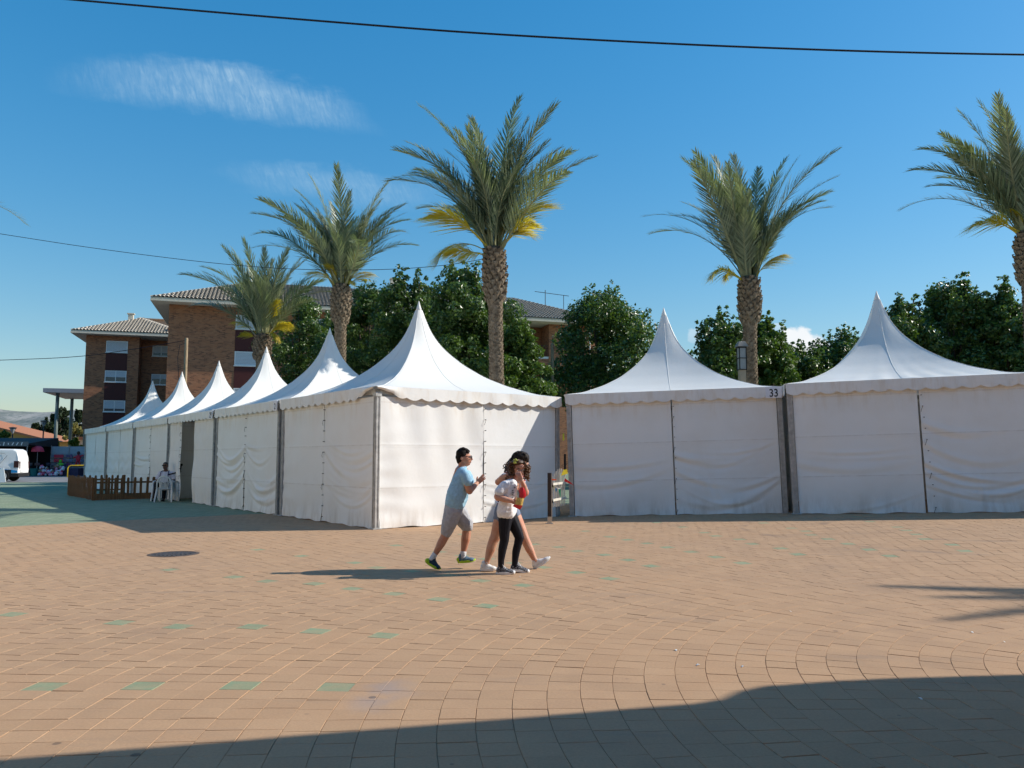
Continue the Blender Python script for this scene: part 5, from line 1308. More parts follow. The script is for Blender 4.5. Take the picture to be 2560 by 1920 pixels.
def crease(me, amp):
    """cloth creases: stretched noise pushed along the normals"""
    if not amp: return
    from mathutils import noise as mn
    n = len(me.vertices); co = np.empty(n*3, np.float32); no = np.empty(n*3, np.float32)
    me.vertices.foreach_get('co', co); me.vertex_normals.foreach_get('vector', no)
    co = co.reshape(-1, 3); no = no.reshape(-1, 3); h = np.empty(n, np.float32)
    for i in range(n):
        x, y, z = co[i]
        a = mn.noise(Vector((x*11+z*9, y*11, z*16-x*6))); b = mn.noise(Vector((x*26-z*17, y*24, z*13+7)))
        h[i] = (1-abs(a)*2.2)*0.7+b*0.5
    co += no*(h*amp)[:, None]; me.vertices.foreach_set('co', co.ravel()); me.update()
class Person:
    def __init__(self, base, label, sc, Y0, key):
        self.o = Vector(base); self.e = empty('person', base, 0, label, 'person', 'children walking across the square' if sc else None)
        self.s = sc; self.Y0 = Y0; self.key = key
    def k(self, x, y, dy=0.0): return self.key(x, y, self.Y0+dy)-self.o
    def cap(self, a, ra, b, rb): return ('cap', self.k(*a), ra*self.s, self.k(*b), rb*self.s)
    def chain(self, pts): return [self.cap(p[:3], p[3], q[:3], q[3]) for p, q in zip(pts[:-1], pts[1:])]
    def part(self, name, prims, mat, voxel=0.007, it=3, parent=None, label=None, folds=0.0):
        me = remesh(prims, voxel, it); crease(me, folds); me.name = name; me.materials.clear()
        o = link(name, me, parent or self.e, mat)
        if label: o['label'] = label
        return o
def hand(wrist, fwd, palm, thumb, size=1.0, curl=(0.35, 0.5), spread=0.16, fingers=(0.070, 0.078, 0.073, 0.058)):
    """palm and five fingers; fwd = finger direction, palm = way the palm faces, thumb = side the thumb leaves"""
    f = Vector(fwd).normalized(); n = Vector(palm); n = (n-f*n.dot(f)).normalized(); t = Vector(thumb); t = (t-f*t.dot(f)-n*t.dot(n)).normalized(); w = Vector(wrist); P = []
    S_ = size
    for k in range(4):
        u = (1.5-k)*0.019*S_
        b0 = w+f*0.015*S_+t*u*0.75; b1 = w+f*0.080*S_+t*u
        P.append(('cap', b0, 0.0145*S_, b1, 0.0115*S_))
        d = (f+t*((1.5-k)*spread*0.5)).normalized(); p = b1; a = 0.0; L = fingers[k]*S_; r = 0.0095*S_
        for j, part in enumerate((0.45, 0.32, 0.23)):
            a += curl[0] if j == 0 else curl[1]
            dd = d*math.cos(a)+n*math.sin(a); q = p+dd*L*part; r2 = r*0.9
            P.append(('cap', p, r, q, r2)); p = q; r = r2
    tb = w+f*0.022*S_+t*0.026*S_; t1 = tb+(f*0.55+t*0.75+n*0.25).normalized()*0.034*S_; t2 = t1+(f*0.85+t*0.35+n*0.3).normalized()*0.028*S_
    P += [('cap', w+f*0.02*S_, 0.016*S_, tb, 0.0135*S_), ('cap', tb, 0.013*S_, t1, 0.0115*S_), ('cap', t1, 0.0112*S_, t2, 0.009*S_)]
    return P
def shoe(person, heel, toe, up, mats, L=None, w=0.044, name='shoe', sole_t=0.024, cap_toe=False, laces=True):
    """heel/toe: ends of the sole line (in person space)"""
    h = Vector(heel); t = Vector(toe); f = (t-h); L = f.length; f.normalize(); u = Vector(up); u = (u-f*u.dot(f)).normalized(); s = f.cross(u)
    M3 = Matrix((f, s, u)).transposed()
    P = []
    def pt(a, b, c): return h+f*a*L+s*b+u*c
    P += [('ell', pt(0.16, 0, 0.040), (0.16*L*1.05, w*0.80, 0.045), M3), ('ell', pt(0.40, 0, 0.042), (0.25*L, w*0.86, 0.040), M3), ('ell', pt(0.72, 0, 0.026), (0.27*L, w, 0.032), M3)]
    P += [('cap', pt(0.20, 0, 0.055), 0.036, pt(0.22, 0, 0.085), 0.036), ('cap', pt(0.30, 0, 0.060), 0.034, pt(0.60, 0, 0.040), 0.028)]
    upper = remesh(P, 0.006, 3); upper.name = name; upper.materials.clear()
    o = link(name, upper, person.e, mats[0])
    out = []
    for k in range(20):
        a = 2*math.pi*k/20; x = 0.5+0.5*math.cos(a); ww = w*(0.80+0.22*math.sin(x*2.6))*math.copysign(abs(math.sin(a))**0.8, math.sin(a)); out.append((x*1.04-0.02, ww))
    lift = [0.035*max(0, x-0.72)/0.28 for x, _ in out]
    vs = [pt(x, b, -0.004+l*0.6) for (x, b), l in zip(out, lift)]+[pt(x, b*1.02, sole_t+l*0.4) for (x, b), l in zip(out, lift)]; n = 20
    m = MB(); m.add(vs, [tuple(range(n-1, -1, -1)), tuple(range(n, 2*n))]+[(i, (i+1) % n, (i+1) % n+n, i+n) for i in range(n)]); m.build('sole', mats[1], o)
    if laces:
        m = MB()
        for j in range(5):
            x = 0.40+0.075*j; z = 0.088-0.0085*j*1.25
            m.tube([pt(x, -0.028, z-0.012), pt(x+0.01, 0, z+0.004), pt(x, 0.028, z-0.012)], 0.0045, 5)
        m.tube([pt(0.36, 0.004, 0.094), pt(0.33, -0.03, 0.108), pt(0.40, -0.045, 0.085)], 0.004, 5); m.tube([pt(0.36, -0.004, 0.094), pt(0.34, 0.03, 0.110), pt(0.41, 0.04, 0.085)], 0.004, 5)
        m.build('laces', mats[2], o)
    if cap_toe:
        me = remesh([('ell', pt(0.90, 0, 0.020), (0.115*L, w*0.80, 0.028), M3)], 0.006, 1); me.name = 'toe_cap'; me.materials.clear(); link('toe_cap', me, o, mats[1])
    return o
def kids_key(x, y, Y): return at(1020+x*0.22905, 1080+y*0.22905, Y)
SK_BOY = mat_skin('tanned_skin', (0.52, 0.27, 0.18)); SK_GIRL = mat_skin('fair_tanned_skin', (0.55, 0.30, 0.21)); SK_TEEN = mat_skin('warm_skin', (0.56, 0.31, 0.21)); SK_MAN = mat_skin('dark_tanned_skin', (0.17, 0.085, 0.055))
HAIR_BLACK = simple('black_hair', (0.012, 0.009, 0.008), 0.7, 0.15, 0.4, 60, 0.5); HAIR_BROWN = simple('brown_curly_hair', (0.085, 0.042, 0.018), 0.45, 0.4, 0.5, 50, 0.6); HAIR_DK = simple('dark_brown_hair', (0.022, 0.015, 0.011), 0.6, 0.2, 0.4, 60, 0.5)
EYE_W = simple('eye_white', (0.75, 0.73, 0.70), 0.3); EYE_D = simple('eye_dark', (0.02, 0.012, 0.01), 0.2); LIP = simple('lips', (0.42, 0.13, 0.11), 0.45)
WHITE_SH = simple('white_shoe_leather', (0.72, 0.71, 0.69), 0.5, 0.4, 0.06); WHITE_SOLE = simple('white_rubber', (0.72, 0.72, 0.72), 0.5, 0.3, 0.05)

# ---------------------------------------------------------------- boy with glasses
def boy():
    Y0 = 10.33; g = kids_key(420, 1500, Y0); B = Person((g.x, Y0, 0), 'boy in light blue t-shirt, grey shorts and glasses clapping while walking', 0.22905/2000*Y0, Y0, kids_key); s = B.s; k = B.k
    sk = []
    # head in profile, looking right
    sk += [('ell', k(600, 262, 0), (74*s, 66*s, 84*s), None), ('ell', k(632, 300, 0), (56*s, 54*s, 60*s), None)]
    sk += [B.cap((650, 335, 0.0), 26, (622, 345, 0.0), 40), B.cap((667, 350, 0), 13, (640, 345, 0), 30), B.cap((672, 258, 0), 14, (640, 262, 0), 30)]
    sk += [B.cap((688, 272, 0), 8, (701, 297, 0), 9.5), B.cap((701, 297, 0), 9.5, (684, 303, 0), 12), B.cap((683, 322, 0), 9, (670, 322, 0), 14), B.cap((680, 334, 0), 8, (665, 336, 0), 14)]
    for d in (-1, 1): sk += [('ell', k(584, 290, d*66*s), (11*s, 6*s, 20*s), None)]
    sk += B.chain([(597, 320, 0, 46), (590, 385, 0, 47), (585, 420, 0, 62)])
    # arms
    sk += B.chain([(610, 470, -0.165, 44), (668, 632, -0.175, 40), (672, 645, -0.17, 37)]) + B.chain([(672, 640, -0.17, 37), (710, 600, -0.115, 34), (752, 560, -0.035, 22)])
    sk += B.chain([(640, 470, 0.15, 42), (690, 620, 0.16, 36), (752, 558, 0.035, 22)])
    fw = Vector((0.72, 0, 0.69))
    sk += hand(k(754, 558, -0.022), fw, (0, 1, 0), (-0.69, 0, 0.72), 0.86, (0.05, 0.10)) + hand(k(756, 556, 0.022), fw+Vector((0.05, 0, 0.0)), (0, -1, 0), (-0.69, 0, 0.72), 0.86, (0.05, 0.10))
    # torso core and legs
    sk += B.chain([(585, 440, 0, 80), (540, 620, 0, 95), (505, 800, 0, 95)])
    sk += B.chain([(480, 860, -0.085, 80), (415, 1105, -0.09, 52), (402, 1140, -0.09, 48), (362, 1215, -0.09, 47), (292, 1340, -0.085, 27), (276, 1372, -0.085, 28)])
    sk += B.chain([(550, 860, 0.085, 80), (643, 1040, 0.085, 54), (640, 1080, 0.085, 50), (630, 1165, 0.085, 52), (606, 1300, 0.085, 31), (602, 1345, 0.085, 29)])
    B.part('body', sk, SK_BOY, 0.0052, 3)
    hair = [('ell', k(592, 242, 0), (68*s, 70*s, 70*s), None), ('ell', k(573, 278, 0), (52*s, 68*s, 62*s), None)]
    hair += [B.cap((630, 202, 0), 26, (660, 212, 0), 16), B.cap((600, 192, 0.02), 26, (656, 210, 0.02), 15), B.cap((615, 195, -0.03), 24, (654, 212, -0.03), 15), B.cap((563, 300, 0), 40, (572, 325, 0), 34)]
    rng = random.Random(2)
    for i in range(60):
        a = rng.uniform(0.2, 2.6); hair.append(('ell', k(600+72*math.cos(a)*rng.uniform(0.75, 1.0), 246-66*math.sin(a), rng.uniform(-0.06, 0.06)), (8*s, 8*s, 7*s), None))
    B.part('hair', hair, HAIR_BLACK, 0.005, 1, folds=0.006)
    # glasses
    m = MB(B.o*0)
    for d in (-1, 1):
        y = d*50*s; m.tube([k(588, 270, y+d*14*s), k(640, 266, y+d*6*s), k(676, 266, y)], 0.0045, 5)
        ring = [k(690+1.5*math.cos(a)*5, 275-17*math.sin(a), d*(28*s)+22*s*math.cos(a)*1.0) for a in [2*math.pi*i/14 for i in range(15)]]
        m.tube(ring, 0.0042, 5)
    m.tube([k(694, 268, -8*s), k(696, 268, 8*s)], 0.004, 5); m.build('glasses', simple('black_acetate', (0.012, 0.01, 0.012), 0.25, 0.5), B.e)
    for d in (-1, 1):
        eb = MB(); eb.sphere(k(680, 272, d*27*s), 0.0115, 10, 8); ey = eb.build('eye', EYE_W, B.e, smooth=True); MB().sphere(k(689, 272, d*27*s), 0.0058, 8, 6).build('iris', EYE_D, ey, smooth=True)
    MB().tube([k(684, 327, -0.02), k(691, 327, 0), k(684, 327, 0.02)], 0.0045, 6).build('mouth', LIP, B.e)
    # t-shirt
    sh = []
    for d in (-0.075, 0.075): sh += B.chain([(590, 448, d*1.25, 62), (574, 520, d*1.2, 88), (550, 620, d*1.1, 104), (526, 700, d*1.05, 112), (510, 775, d, 108)])
    sh += B.chain([(588, 405, 0, 56), (586, 440, 0, 78)]) + B.chain([(590, 445, -0.10, 58), (618, 468, -0.165, 56), (655, 540, -0.18, 58)]) + B.chain([(600, 445, 0.10, 58), (640, 470, 0.15, 55), (672, 540, 0.16, 56)])
    sh += B.chain([(600, 560, 0, 90), (575, 720, 0, 80), (560, 790, 0, 64)])
    o = B.part('t_shirt', sh, mat_cloth('light_blue_cotton', (0.34, 0.56, 0.72), fold=4, strength=0.35), 0.008, 4, folds=0.0075)
    # shorts
    st = B.chain([(500, 800, -0.065, 98), (490, 870, -0.08, 100), (455, 980, -0.09, 84), (428, 1060, -0.09, 68), (416, 1102, -0.09, 58)]) + B.chain([(510, 800, 0.065, 98), (545, 870, 0.08, 98), (600, 960, 0.085, 84), (636, 1010, 0.085, 76), (642, 1028, 0.085, 70)]) + [B.cap((505, 800, 0, 0)[:3], 100, (520, 850, 0), 90)]
    B.part('shorts', st, mat_cloth('grey_jersey', (0.44, 0.44, 0.47), fold=5, strength=0.4), 0.008, 3, folds=0.0065)
    sockm = mat_cloth('white_sock', (0.72, 0.72, 0.74), fold=20)
    B.part('sock', B.chain([(296, 1330, -0.085, 31), (262, 1388, -0.085, 33)]), sockm, 0.006, 2); B.part('sock', B.chain([(604, 1315, 0.085, 35), (600, 1365, 0.085, 34)]), sockm, 0.006, 2)
    navy = simple('navy_mesh_shoe', (0.022, 0.05, 0.085), 0.6, 0.3, 0.3, 60); lime = simple('lime_rubber', (0.42, 0.62, 0.03), 0.5); lace = simple('dark_lace', (0.02, 0.03, 0.04), 0.7)
    grey = simple('blue_grey_mesh_shoe', (0.10, 0.17, 0.23), 0.6, 0.3, 0.3, 60)
    a = k(205, 1432, -0.085); b = k(345, 1514, -0.085); up = Vector((0.5, 0, 0.86))
    o1 = shoe(B, a, b, up, (navy, lime, lace), w=0.046)
    a2 = k(545, 1428, 0.085); b2 = k(735, 1414, 0.085); o2 = shoe(B, a2, b2, (0, 0, 1), (grey, lime, lace), w=0.046)
    for oo, p0, p1 in ((o1, k(212, 1405, -0.085), k(248, 1428, -0.085)), (o2, k(556, 1392, 0.085), k(590, 1402, 0.085))):
        me = remesh([('cap', p0, 0.034, p1, 0.034)], 0.006, 1); me.name = 'heel_counter'; me.materials.clear(); link('heel_counter', me, oo, lime)
boy()

# ---------------------------------------------------------------- teenager behind, arm round the girl
def teen():
    Y0 = 10.22; g = kids_key(1080, 1500, Y0); B = Person((g.x, Y0, 0), 'dark-haired teenager in striped top and shorts with an arm round the curly girl', 0.22905/2000*Y0, Y0, kids_key); s = B.s; k = B.k
    sk = [('ell', k(1238, 300, 0), (68*s, 66*s, 86*s), None), ('ell', k(1262, 345, 0), (48*s, 50*s, 52*s), None), B.cap((1300, 330, 0), 9, (1310, 345, 0), 10), B.cap((1270, 385, 0), 20, (1250, 375, 0), 34)]
    sk += B.chain([(1215, 370, 0, 42), (1190, 440, 0, 44), (1180, 480, 0, 58)])
    # near (right) arm reaching forward over the girl's shoulder
    sk += B.chain([(1090, 470, -0.10, 46), (1000, 540, -0.20, 40), (985, 545, -0.24, 37)]) + B.chain([(985, 545, -0.24, 36), (1030, 500, -0.30, 33), (1082, 474, -0.34, 25)])
    sk += hand(k(1085, 476, -0.345), (0.80, 0.05, -0.55), (0.0, 1, -0.35), (0.55, -0.2, 0.75), 0.9, (0.35, 0.35))
    sk += B.chain([(1200, 510, 0.16, 42), (1160, 650, 0.18, 36), (1120, 760, 0.15, 26)]) + hand(k(1116, 766, 0.15), (-0.2, 0, -0.95), (0, -1, 0), (1, 0, 0.2), 0.9)
    sk += B.chain([(1170, 480, 0, 85), (1110, 680, 0, 80), (1080, 840, 0, 88)])
    sk += B.chain([(1030, 900, -0.08, 84), (985, 1040, -0.085, 72), (955, 1140, -0.09, 58), (932, 1185, -0.09, 54), (905, 1270, -0.09, 52), (868, 1390, -0.085, 32), (858, 1425, -0.085, 30)])
    sk += B.chain([(1140, 890, 0.08, 84), (1200, 1010, 0.08, 72), (1258, 1130, 0.08, 56), (1285, 1190, 0.08, 50), (1325, 1275, 0.08, 47), (1378, 1385, 0.08, 30), (1392, 1412, 0.08, 30)])
    B.part('body', sk, SK_TEEN, 0.0055, 3)
    hr = [('ell', k(1222, 285, 0), (88*s, 76*s, 78*s), None), ('ell', k(1270, 280, 0), (50*s, 66*s, 56*s), None), ('ell', k(1165, 340, 0.0), (70*s, 70*s, 75*s), None)] + B.chain([(1140, 340, 0.02, 56), (1095, 390, 0.02, 42), (1075, 430, 0.02, 26)]) + B.chain([(1300, 270, -0.02, 20), (1308, 320, -0.03, 12)])
    rng = random.Random(8)
    for i in range(70):
        a = rng.uniform(0.1, 3.0); hr.append(B.cap((1215+90*math.cos(a), 300-80*math.sin(a), rng.uniform(-0.07, 0.05)), 7, (1215+80*math.cos(a)-25, 320-70*math.sin(a)+30, rng.uniform(-0.07, 0.05)), 5))
    B.part('hair', hr, HAIR_DK, 0.006, 1, folds=0.008)
    # striped top
    t = NT('red_white_stripes', 0.85, 0.15); c = t.coord('Object'); sp = t.n('ShaderNodeSeparateXYZ'); t.L.new(c, sp.inputs[0])
    f = t.math('FRACT', t.math('MULTIPLY', sp.outputs[2], 36.0)); f2 = t.math('FRACT', t.math('MULTIPLY', sp.outputs[2], 18.0))
    st = t.mix(t.range(f2, 0.48, 0.52), (0.32, 0.03, 0.04), (0.03, 0.03, 0.07)); t.col(t.mix(t.range(f, 0.48, 0.56), st, (0.70, 0.66, 0.66)))
    tp = []
    for d in (-0.07, 0.07): tp += B.chain([(1172, 500, d*1.5, 60), (1135, 600, d*1.2, 74), (1090, 720, d, 76), (1062, 800, d, 92)])
    tp += B.chain([(1150, 490, -0.06, 55), (1095, 475, -0.10, 52), (1050, 505, -0.15, 49)]) + B.chain([(1190, 500, 0.1, 55), (1232, 520, 0.16, 52), (1245, 600, 0.165, 48)]) + [B.cap((1180, 475, 0), 60, (1170, 520, 0), 80)]
    B.part('striped_top', tp, t.mat, 0.008, 3, folds=0.006)
    ds = B.chain([(1062, 820, -0.07, 96), (1030, 880, -0.08, 92), (1018, 930, -0.082, 88)]) + B.chain([(1080, 820, 0.07, 96), (1120, 870, 0.08, 92), (1145, 905, 0.08, 86)]) + [B.cap((1065, 830, 0), 100, (1075, 860, 0), 90)]
    B.part('denim_shorts', ds, mat_cloth('faded_denim', (0.20, 0.24, 0.32), fold=12, strength=0.6), 0.008, 3, folds=0.005)
    a = k(790, 1506, -0.085); b = k(968, 1512, -0.085); shoe(B, a, b, (0, 0, 1), (WHITE_SH, WHITE_SOLE, WHITE_SOLE), w=0.043)
    a = k(1378, 1500, 0.08); b = k(1560, 1385, 0.08); up = Vector((-0.53, 0, 0.85)); shoe(B, a, b, up, (WHITE_SH, WHITE_SOLE, WHITE_SOLE), w=0.043)
teen()

# ---------------------------------------------------------------- curly-haired girl with a snack bag
def girl():
    Y0 = 9.93; g = kids_key(1100, 1540, Y0); B = Person((g.x, Y0, 0), 'curly-haired girl in white t-shirt and black leggings with a hand at her mouth', 0.22905/2000*Y0, Y0, kids_key); s = B.s; k = B.k
    sk = [('ell', k(1200, 405, 0), (66*s, 70*s, 84*s), None), ('ell', k(1218, 440, -0.03), (46*s, 50*s, 58*s), None), B.cap((1222, 490, -0.05), 22, (1208, 480, -0.02), 36)]
    sk += [B.cap((1234, 420, -0.085), 8, (1240, 440, -0.096), 9), ('ell', k(1230, 385, -0.05), (44*s, 34*s, 36*s), None), ('ell', k(1195, 447, -0.055), (24*s, 20*s, 22*s), None), ('ell', k(1252, 450, -0.045), (14*s, 18*s, 20*s), None)]
    sk += B.chain([(1185, 480, 0, 40), (1160, 535, 0, 42), (1150, 560, 0, 56)])
    # near (right) arm: elbow bent, hand round the bag
    sk += B.chain([(1040, 590, -0.13, 42), (975, 705, -0.16, 38), (982, 718, -0.17, 36)]) + B.chain([(980, 712, -0.17, 36), (1060, 735, -0.19, 33), (1135, 755, -0.20, 24)])
    sk += hand(k(1138, 757, -0.20), (0.98, -0.05, -0.16), (0.1, 1, 0.0), (0.1, 0.2, 0.95), 0.92, (0.42, 0.55), 0.24)
    # far (left) arm folded up to the mouth
    sk += B.chain([(1230, 575, 0.06, 40), (1288, 655, -0.02, 35), (1286, 670, -0.05, 34)]) + B.chain([(1286, 665, -0.05, 33), (1265, 590, -0.11, 29), (1240, 535, -0.15, 22)])
    sk += hand(k(1238, 530, -0.155), (-0.42, -0.05, 0.90), (-0.1, 1, 0.1), (-0.85, 0.1, -0.4), 0.86, (0.30, 0.45), 0.2)
    sk += B.chain([(1140, 580, 0, 78), (1100, 740, 0, 74), (1075, 880, 0, 80)])
    B.part('body', sk, SK_GIRL, 0.0052, 3)
    for x, y in ((1204, 420), (1256, 414)):
        o = MB().sphere(k(x, y, -0.086 if x < 1230 else -0.078), (0.0125, 0.008, 0.0075), 10, 8).build('eye', EYE_W, B.e, smooth=True); MB().sphere(k(x+3, y, -0.093 if x < 1230 else -0.085), 0.0062, 8, 6).build('iris', EYE_D, o, smooth=True)
        MB().tube([k(x-20, y-16, -0.086 if x < 1230 else -0.075), k(x, y-25, -0.092 if x < 1230 else -0.082), k(x+16, y-16, -0.088 if x < 1230 else -0.07)], 0.0042, 5).build('eyebrow', HAIR_BROWN, B.e)
    MB().tube([k(1212, 475, -0.078), k(1228, 478, -0.085), k(1243, 474, -0.076)], 0.005, 6).build('mouth', LIP, B.e)
    # curls: coils and knots round the head
    rng = random.Random(4); hr = [('ell', k(1192, 372, 0.03), (84*s, 74*s, 76*s), None), ('ell', k(1150, 420, 0.02), (62*s, 72*s, 80*s), None), ('ell', k(1270, 410, 0.04), (46*s, 52*s, 70*s), None), ('ell', k(1195, 335, -0.02), (74*s, 66*s, 34*s), None)]
    B.part('hair', hr, HAIR_BROWN, 0.007, 1)
    m = MB()
    for i in range(230):
        side = rng.random()
        if side < 0.5: cx, cy, dy = rng.gauss(1135, 28), rng.uniform(315, 500), rng.uniform(-0.09, 0.08)
        elif side < 0.82: cx, cy, dy = rng.gauss(1290, 20), rng.uniform(350, 490), rng.uniform(-0.06, 0.06)
        else:
            a = rng.uniform(0.3, 2.8); cx, cy, dy = 1200+95*math.cos(a), 380-80*math.sin(a), rng.uniform(-0.08, 0.04)
        if 1165 < cx < 1262 and cy > 360 and dy < 0.0: continue
        L = rng.uniform(30, 62); r0 = rng.uniform(7, 12); ph = rng.uniform(0, 6); pts = []
        for j in range(11):
            t = j/10; pts.append(k(cx+r0*math.cos(ph+t*9)+(cx-1200)*0.12*t, cy+L*t, dy+r0*s*math.sin(ph+t*9)))
        m.tube(pts, [0.0055]*10+[0.002], 5)
    m.build('curls', simple('brown_curls', (0.13, 0.062, 0.026), 0.42, 0.5, 0.5, 40), B.e, smooth=True)['kind'] = 'stuff'
    fl = MB(); yg = simple('yellow_green_petals', (0.50, 0.55, 0.12), 0.6)
    for j in range(16):
        a = rng.uniform(0, 6.28); rr = rng.uniform(0, 26); fl.sphere(k(1172+rr*math.cos(a)*1.2, 318+rr*math.sin(a), -0.095-rng.uniform(0, 0.012)), (0.010, 0.006, 0.008), 6, 5)
    fl.build('flower_clip', yg, B.e)
    # white t-shirt
    sh = []
    for d in (-0.065, 0.065): sh += B.chain([(1135, 570, d*1.4, 56), (1110, 650, d*1.25, 78), (1085, 760, d*1.1, 88), (1072, 840, d*1.05, 100), (1068, 872, d*1.05, 100)])
    sh += B.chain([(1120, 565, -0.07, 54), (1052, 585, -0.13, 52), (1000, 655, -0.155, 55)]) + B.chain([(1160, 560, 0.06, 52), (1225, 575, 0.06, 48), (1258, 620, 0.02, 46)]) + [B.cap((1150, 545, 0), 52, (1125, 600, 0), 78)] + B.chain([(1110, 700, 0, 92), (1080, 870, 0, 92), (1125, 840, 0, 68)])
    o = B.part('t_shirt', sh, mat_cloth('white_cotton', (0.86, 0.85, 0.87), fold=5, strength=0.5), 0.008, 3, folds=0.006)
    pr = MB(); dk = simple('grey_print', (0.16, 0.17, 0.18), 0.8)
    for j, (x, y, w, h) in enumerate([(1142, 640, 18, 12), (1146, 662, 26, 8), (1140, 680, 14, 12), (1150, 700, 20, 9), (1143, 716, 24, 7), (1166, 606, 14, 16)]):
        d = -0.172 if y > 620 else -0.16; q = k(x, y, d); pr.box(q, (w*s, 0.012, h*s))
    pr.build('shirt_print', dk, B.e)
    lg = B.chain([(1065, 870, -0.06, 84), (1062, 960, -0.065, 78), (1052, 1090, -0.07, 62), (1052, 1180, -0.07, 52), (1030, 1280, -0.07, 48), (1016, 1400, -0.065, 36), (1014, 1468, -0.065, 33)]) + B.chain([(1085, 870, 0.06, 84), (1130, 960, 0.06, 78), (1190, 1080, 0.06, 60), (1216, 1148, 0.06, 53), (1200, 1220, 0.06, 47), (1180, 1300, 0.06, 45), (1168, 1400, 0.06, 36), (1166, 1460, 0.06, 34)]) + [B.cap((1075, 880, 0), 88, (1085, 920, 0), 78)]
    B.part('leggings', lg, mat_cloth('black_leggings', (0.012, 0.012, 0.018), 0.6, fold=10, strength=0.4), 0.007, 3)
    t = NT('dark_patterned_canvas', 0.8, 0.2); n = t.noise(t.coord(), 130, 2); t.col(t.mix(t.range(n, 0.56, 0.6), (0.045, 0.045, 0.055), (0.5, 0.5, 0.52)))
    a = k(962, 1546, -0.065); b = k(1168, 1550, -0.065); shoe(B, a, b, (0, 0, 1), (t.mat, WHITE_SOLE, WHITE_SOLE), w=0.044, cap_toe=True)
    a = k(1115, 1505, 0.06); b = k(1322, 1540, 0.06); shoe(B, a, b, (0.15, 0, 1), (t.mat, WHITE_SOLE, WHITE_SOLE), w=0.044, cap_toe=True)
    # snack bag, a thing of its own
    c0 = kids_key(1225, 745, Y0-0.235); e = empty('snack_bag', c0, 0, 'red and clear snack bag held by the curly girl', 'snack bag')
    red = simple('red_foil', (0.62, 0.015, 0.03), 0.3, 0.5, 0.15, 30, 0.6); yel = simple('yellow_crisps', (0.62, 0.42, 0.11), 0.6, 0.3, 0.4, 60, 0.8)
    def q(x, y, dy=0.0): return kids_key(x, y, Y0-0.235+dy)-c0
    def bagpart(name, rows, mat, th):
        V = []; F = []; n = 9
        for (xl, yl, xr, yr, tk) in rows:
            for sg in (-1, 1):
                for i in range(n):
                    t = i/(n-1); p = q(xl+(xr-xl)*t, yl+(yr-yl)*t, sg*tk*math.sin(math.pi*t)**0.6+0.004*math.sin(i*2.3+yl)); V.append(p)
        R_ = len(rows)
        for r in range(R_-1):
            for i in range(n-1):
                a0 = r*2*n+i; F.append((a0, a0+1, a0+2*n+1, a0+2*n)); a1 = a0+n; F.append((a1+1, a1, a1+2*n, a1+2*n+1))
        m = MB(); m.add(V, F); return m.build(name, mat, e, smooth=True)
    bagpart('bag_middle', [(1188, 712, 1268, 722, 0.02), (1178, 750, 1260, 762, 0.032), (1165, 790, 1248, 805, 0.028)], yel, 0.03)
    bagpart('bag_bottom', [(1164, 788, 1250, 803, 0.029), (1150, 800, 1245, 815, 0.02), (1138, 808, 1222, 850, 0.004)], red, 0.02)
    bagpart('bag_top', [(1192, 714, 1270, 724, 0.02), (1215, 680, 1290, 700, 0.022), (1205, 640, 1285, 650, 0.02), (1228, 602, 1268, 606, 0.012)], red, 0.02)
    clear = simple('clear_film', (0.62, 0.62, 0.52), 0.2, 0.6); bagpart('bag_film', [(1185, 715, 1222, 718, 0.021), (1182, 670, 1216, 676, 0.016), (1190, 630, 1204, 632, 0.004)], clear, 0.02)
girl()

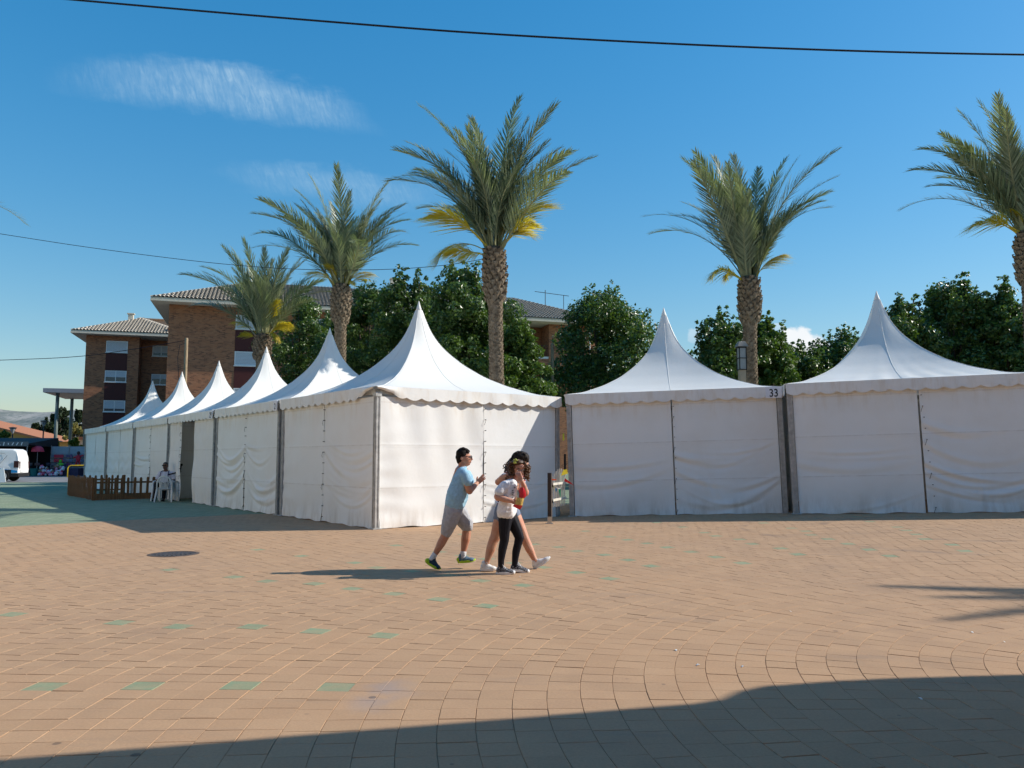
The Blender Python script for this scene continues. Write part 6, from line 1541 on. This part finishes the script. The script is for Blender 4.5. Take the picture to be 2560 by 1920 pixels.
# ---------------------------------------------------------------- man on the plastic chair
def man2():
    o = MAN; E_ = empty('person', (o.x, o.y, 0), 0.05, 'man in pale shirt with dark braces seated outside the open tent', 'person')
    def P(name, prims, mat, vx=0.010, it=2):
        me = remesh(prims, vx, it); me.name = name; me.materials.clear(); return link(name, me, E_, mat)
    C = lambda a, ra, b, rb: ('cap', Vector(a), ra, Vector(b), rb)
    sk = [('ell', (0, 0.05, 1.17), (0.078, 0.095, 0.115), None), C((0, 0.0, 1.10), 0.055, (0, 0.03, 1.13), 0.07), C((0, -0.05, 1.16), 0.012, (0, -0.06, 1.13), 0.016), C((0, 0.08, 1.05), 0.055, (0, 0.1, 0.98), 0.065), ('ell', (-0.08, 0.06, 1.16), (0.012, 0.02, 0.03), None), ('ell', (0.08, 0.06, 1.16), (0.012, 0.02, 0.03), None)]
    for sx in (-1, 1):
        sk += [C((sx*0.20, 0.12, 0.90), 0.05, (sx*0.28, 0.10, 0.68), 0.045), C((sx*0.28, 0.10, 0.68), 0.044, (sx*0.23, -0.12, 0.60), 0.032)] + hand((sx*0.22, -0.14, 0.595), (-0.2*sx, -0.9, -0.25), (0, -0.2, -1), (-sx, -0.2, 0), 1.0, (0.3, 0.4))
        sk += [C((sx*0.10, 0.05, 0.52), 0.08, (sx*0.13, -0.32, 0.52), 0.06), C((sx*0.13, -0.32, 0.52), 0.05, (sx*0.13, -0.36, 0.1), 0.04)]
    sk += [C((0, 0.13, 0.55), 0.12, (0, 0.12, 0.92), 0.12)]
    P('body', sk, SK_MAN, 0.008, 3)
    P('hair', [('ell', (0, 0.065, 1.21), (0.082, 0.095, 0.085), None), ('ell', (0, 0.10, 1.16), (0.078, 0.06, 0.08), None)], simple('greying_hair', (0.045, 0.042, 0.04), 0.6), 0.009, 1)
    MB().box((0, -0.045, 1.175), (0.15, 0.02, 0.035)).build('sunglasses', M_DARK, E_, bevel=0.006)
    sh = [C((0, 0.13, 0.52), 0.165, (0, 0.13, 0.72), 0.165), C((0, 0.13, 0.72), 0.165, (0, 0.12, 0.90), 0.13)]
    for sx in (-1, 1): sh += [C((sx*0.06, 0.12, 0.90), 0.10, (sx*0.19, 0.12, 0.91), 0.075), C((sx*0.19, 0.12, 0.91), 0.072, (sx*0.265, 0.10, 0.75), 0.068), C((sx*0.08, 0.13, 0.62), 0.13, (sx*0.09, 0.12, 0.88), 0.11)]
    P('shirt', sh, mat_cloth('pale_lilac_cotton', (0.80, 0.76, 0.84), fold=8, strength=0.6), 0.010, 3)
    blue = simple('navy_webbing', (0.02, 0.025, 0.10), 0.7)
    for sx in (-1, 1):
        m = MB(); m.tube([(sx*0.10, 0.14, 1.0), (sx*0.125, 0.015, 0.96), (sx*0.13, -0.025, 0.85), (sx*0.15, -0.04, 0.70), (sx*0.17, 0.0, 0.55)], 0.014, 6); m.build('brace_strap', blue, E_)
    tr = []
    for sx in (-1, 1): tr += [C((sx*0.09, 0.12, 0.53), 0.105, (sx*0.13, -0.31, 0.54), 0.078), C((sx*0.13, -0.32, 0.53), 0.074, (sx*0.135, -0.35, 0.12), 0.062)]
    P('trousers', tr, mat_cloth('black_trousers', (0.015, 0.015, 0.02), fold=9), 0.010, 3)
    class Q: pass
    q = Q(); q.e = E_
    for sx in (-1, 1): shoe(q, (sx*0.135, -0.29, 0.006), (sx*0.15, -0.56, 0.006), (0, 0, 1), (simple('black_shoe', (0.015, 0.014, 0.014), 0.4), M_DARK, M_DARK), laces=False)
man2()
